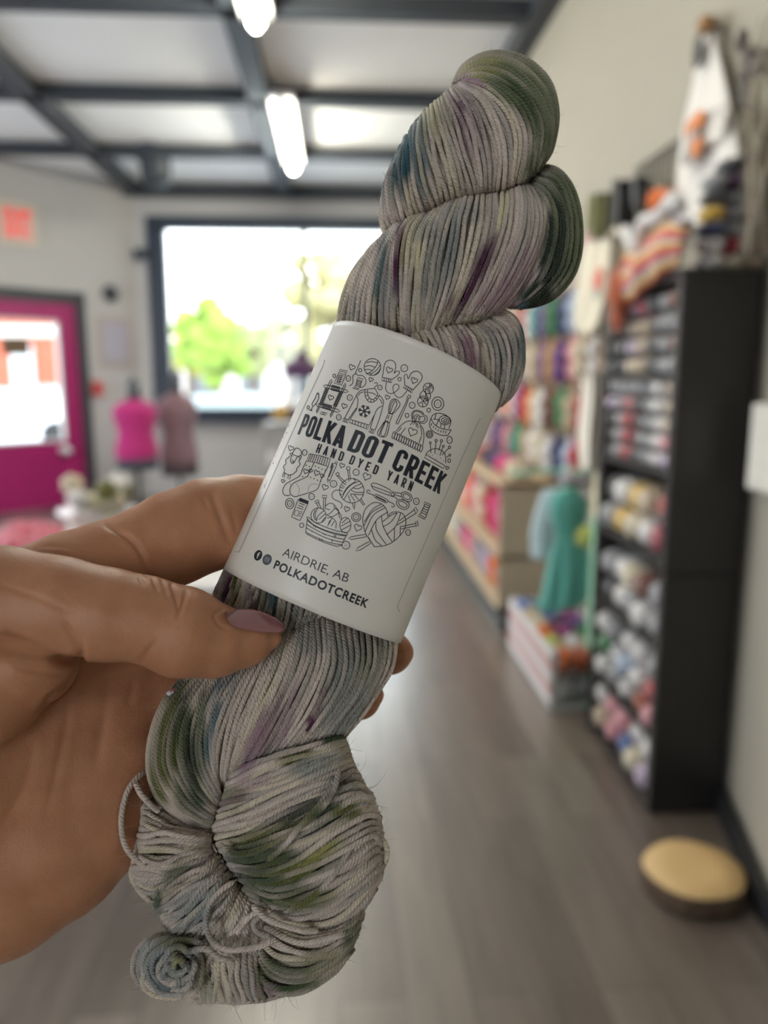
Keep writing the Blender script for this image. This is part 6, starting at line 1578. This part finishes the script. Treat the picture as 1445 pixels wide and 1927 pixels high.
bmesh.ops.subdivide_edges(bm, edges=bm.edges[:], cuts=1, use_grid_fill=True)
for _ in range(2): bmesh.ops.smooth_vert(bm, verts=bm.verts[:], factor=.5, use_axis_x=True, use_axis_y=True, use_axis_z=True)
bm.normal_update(); bm.verts.index_update()
HV = np.array([v.co[:] for v in bm.verts]); HN = np.array([v.normal[:] for v in bm.verts]); HF = np.array([[v.index for v in f.verts] for f in bm.faces])
bm.free(); bpy.data.meshes.remove(tmp)
if (HN[:, 2] * (HV[:, 2] > 150)).sum() < 0: HN = -HN; HF = HF[:, ::-1]
# creases: (frame points, depth, half width, depth range along the sight line)
CREASES = [
 ([(286, 1086), (297, 1112)], 3.0, 3.5), ([(303, 1090), (316, 1120)], 3.2, 3.5), ([(321, 1096), (331, 1128), (335, 1148)], 4.0, 4), ([(350, 1112), (343, 1140), (333, 1165)], 3.5, 4), ([(262, 1085), (270, 1104)], 2, 3.5),
 ([(0, 1193), (55, 1216), (110, 1240), (150, 1243)], 12, 8), ([(150, 1195), (154, 1225), (146, 1262), (134, 1285), (95, 1316), (74, 1345)], 9, 7), ([(120, 1170), (140, 1205), (145, 1235)], 4, 6),
 ([(198, 988), (238, 1010), (266, 1042), (279, 1088)], 6, 6), ([(396, 922), (412, 962), (427, 1002), (433, 1024)], 6, 8), ([(436, 960), (447, 1005)], 3, 6), ([(380, 930), (392, 960)], 2.5, 5),
 ([(40, 1036), (110, 1040), (160, 1050)], 2.5, 4), ([(70, 1028), (130, 1030), (180, 1040)], 2, 4),
 ([(134, 1275), (118, 1400), (84, 1540)], 2.2, 9), ([(206, 1272), (196, 1350), (178, 1450)], 2.0, 10), ([(66, 1390), (46, 1480), (0, 1560)], 2.0, 10), ([(252, 1280), (240, 1330)], 2.0, 8),
 ([(300, 1200), (275, 1232), (262, 1245)], 2.5, 6), ([(10, 1245), (60, 1262), (120, 1270)], 2.5, 5), ([(0, 1100), (60, 1120), (130, 1150)], 1.5, 6), ([(420, 1146), (404, 1158), (412, 1176), (428, 1184)], 2.5, 3.5)]
hpx = to_px(metric_world(HV))
front = HN[:, 2] > -.15
for (pl_, dep, wd) in CREASES:
    p = cr_resample(pl_, 24); best = np.full(len(HV), 1e9)
    bb = (hpx[:, 0] > p[:, 0].min() - 30) & (hpx[:, 0] < p[:, 0].max() + 30) & (hpx[:, 1] > p[:, 1].min() - 30) & (hpx[:, 1] < p[:, 1].max() + 30) & front
    ii = np.nonzero(bb)[0]
    if not len(ii): continue
    arg = np.zeros(len(HV)); 
    for kk, (a, b) in enumerate(zip(p[:-1], p[1:])):
        ab = b - a; t = np.clip(((hpx[ii] - a) @ ab) / (ab @ ab + 1e-9), 0, 1)
        dd = np.linalg.norm(hpx[ii] - a - t[:, None] * ab, axis=1); arg[ii] = np.where(dd < best[ii], (kk + t) / 23, arg[ii]); best[ii] = np.minimum(best[ii], dd)
    w = np.exp(-(best / wd) ** 2) - .12 * np.exp(-((best - 2.0 * wd) / wd) ** 2)
    HV[ii] -= HN[ii] * (dep * w[ii] * np.sqrt(np.clip(4 * arg[ii] * (1 - arg[ii]), 0.02, 1)))[:, None]
HW = metric_world(HV)
M_SKIN = skin_mat()
hand = thing('hand', 'bare left hand coming in from the left edge, thumb in front of the skein', 'hand', fg((150, 1300, 0)))
hm = link_mesh('palm_and_fingers', HW, HF.astype(np.int32), M_SKIN, hand, True)
m_nail = mat('nail_varnish', (.36, .15, .15), .14, coat=1.0, noise=.06, nscale=300)
top = cr_resample([(424, 1150), (450, 1146), (478, 1148), (508, 1158), (530, 1172), (537, 1183)], 25)
bot = cr_resample([(424, 1150), (428, 1166), (442, 1180), (470, 1186), (500, 1190), (524, 1190), (537, 1183)], 25)
def nail_pt(u, v):
    i = u * 24; a = int(min(i, 23)); t = i - a
    P = (top[a] * (1 - t) + top[a + 1] * t) * (1 - v) + (bot[a] * (1 - t) + bot[a + 1] * t) * v
    base = np.interp(P[0], [400, 465, 508, 540], [112, 94, 84, 78]); rr = np.interp(P[0], [400, 465, 508, 540], [56, 44, 30, 20])
    return fg((P[0], P[1], base + rr * math.sin(math.pi / 2 * (.12 + .8 * v)) + 3))
mb = MB(); mb.grid(nail_pt, 30, 14, tuple(-CF * -4 * KM)); nl = mb.build('thumbnail', m_nail, hand, True)
nl['label'] = 'glossy dusty pink thumbnail'
# a pale nail tip shows between palm and skein
mb = MB(); c = fg((330, 1303, -22)); mb.blob(c, np.array([17, 8, 9]) * KM, 0, seed=2)
fn = mb.build('fingernail', m_nail, hand, True)
mb = MB(); c = fg((319, 1304, -16)); mb.blob(c, np.array([6, 6, 5]) * KM, 0, seed=2)
mb.build('nail_tip', mat('pearl_varnish', (.7, .68, .68), .12, coat=1.0), hand, True)
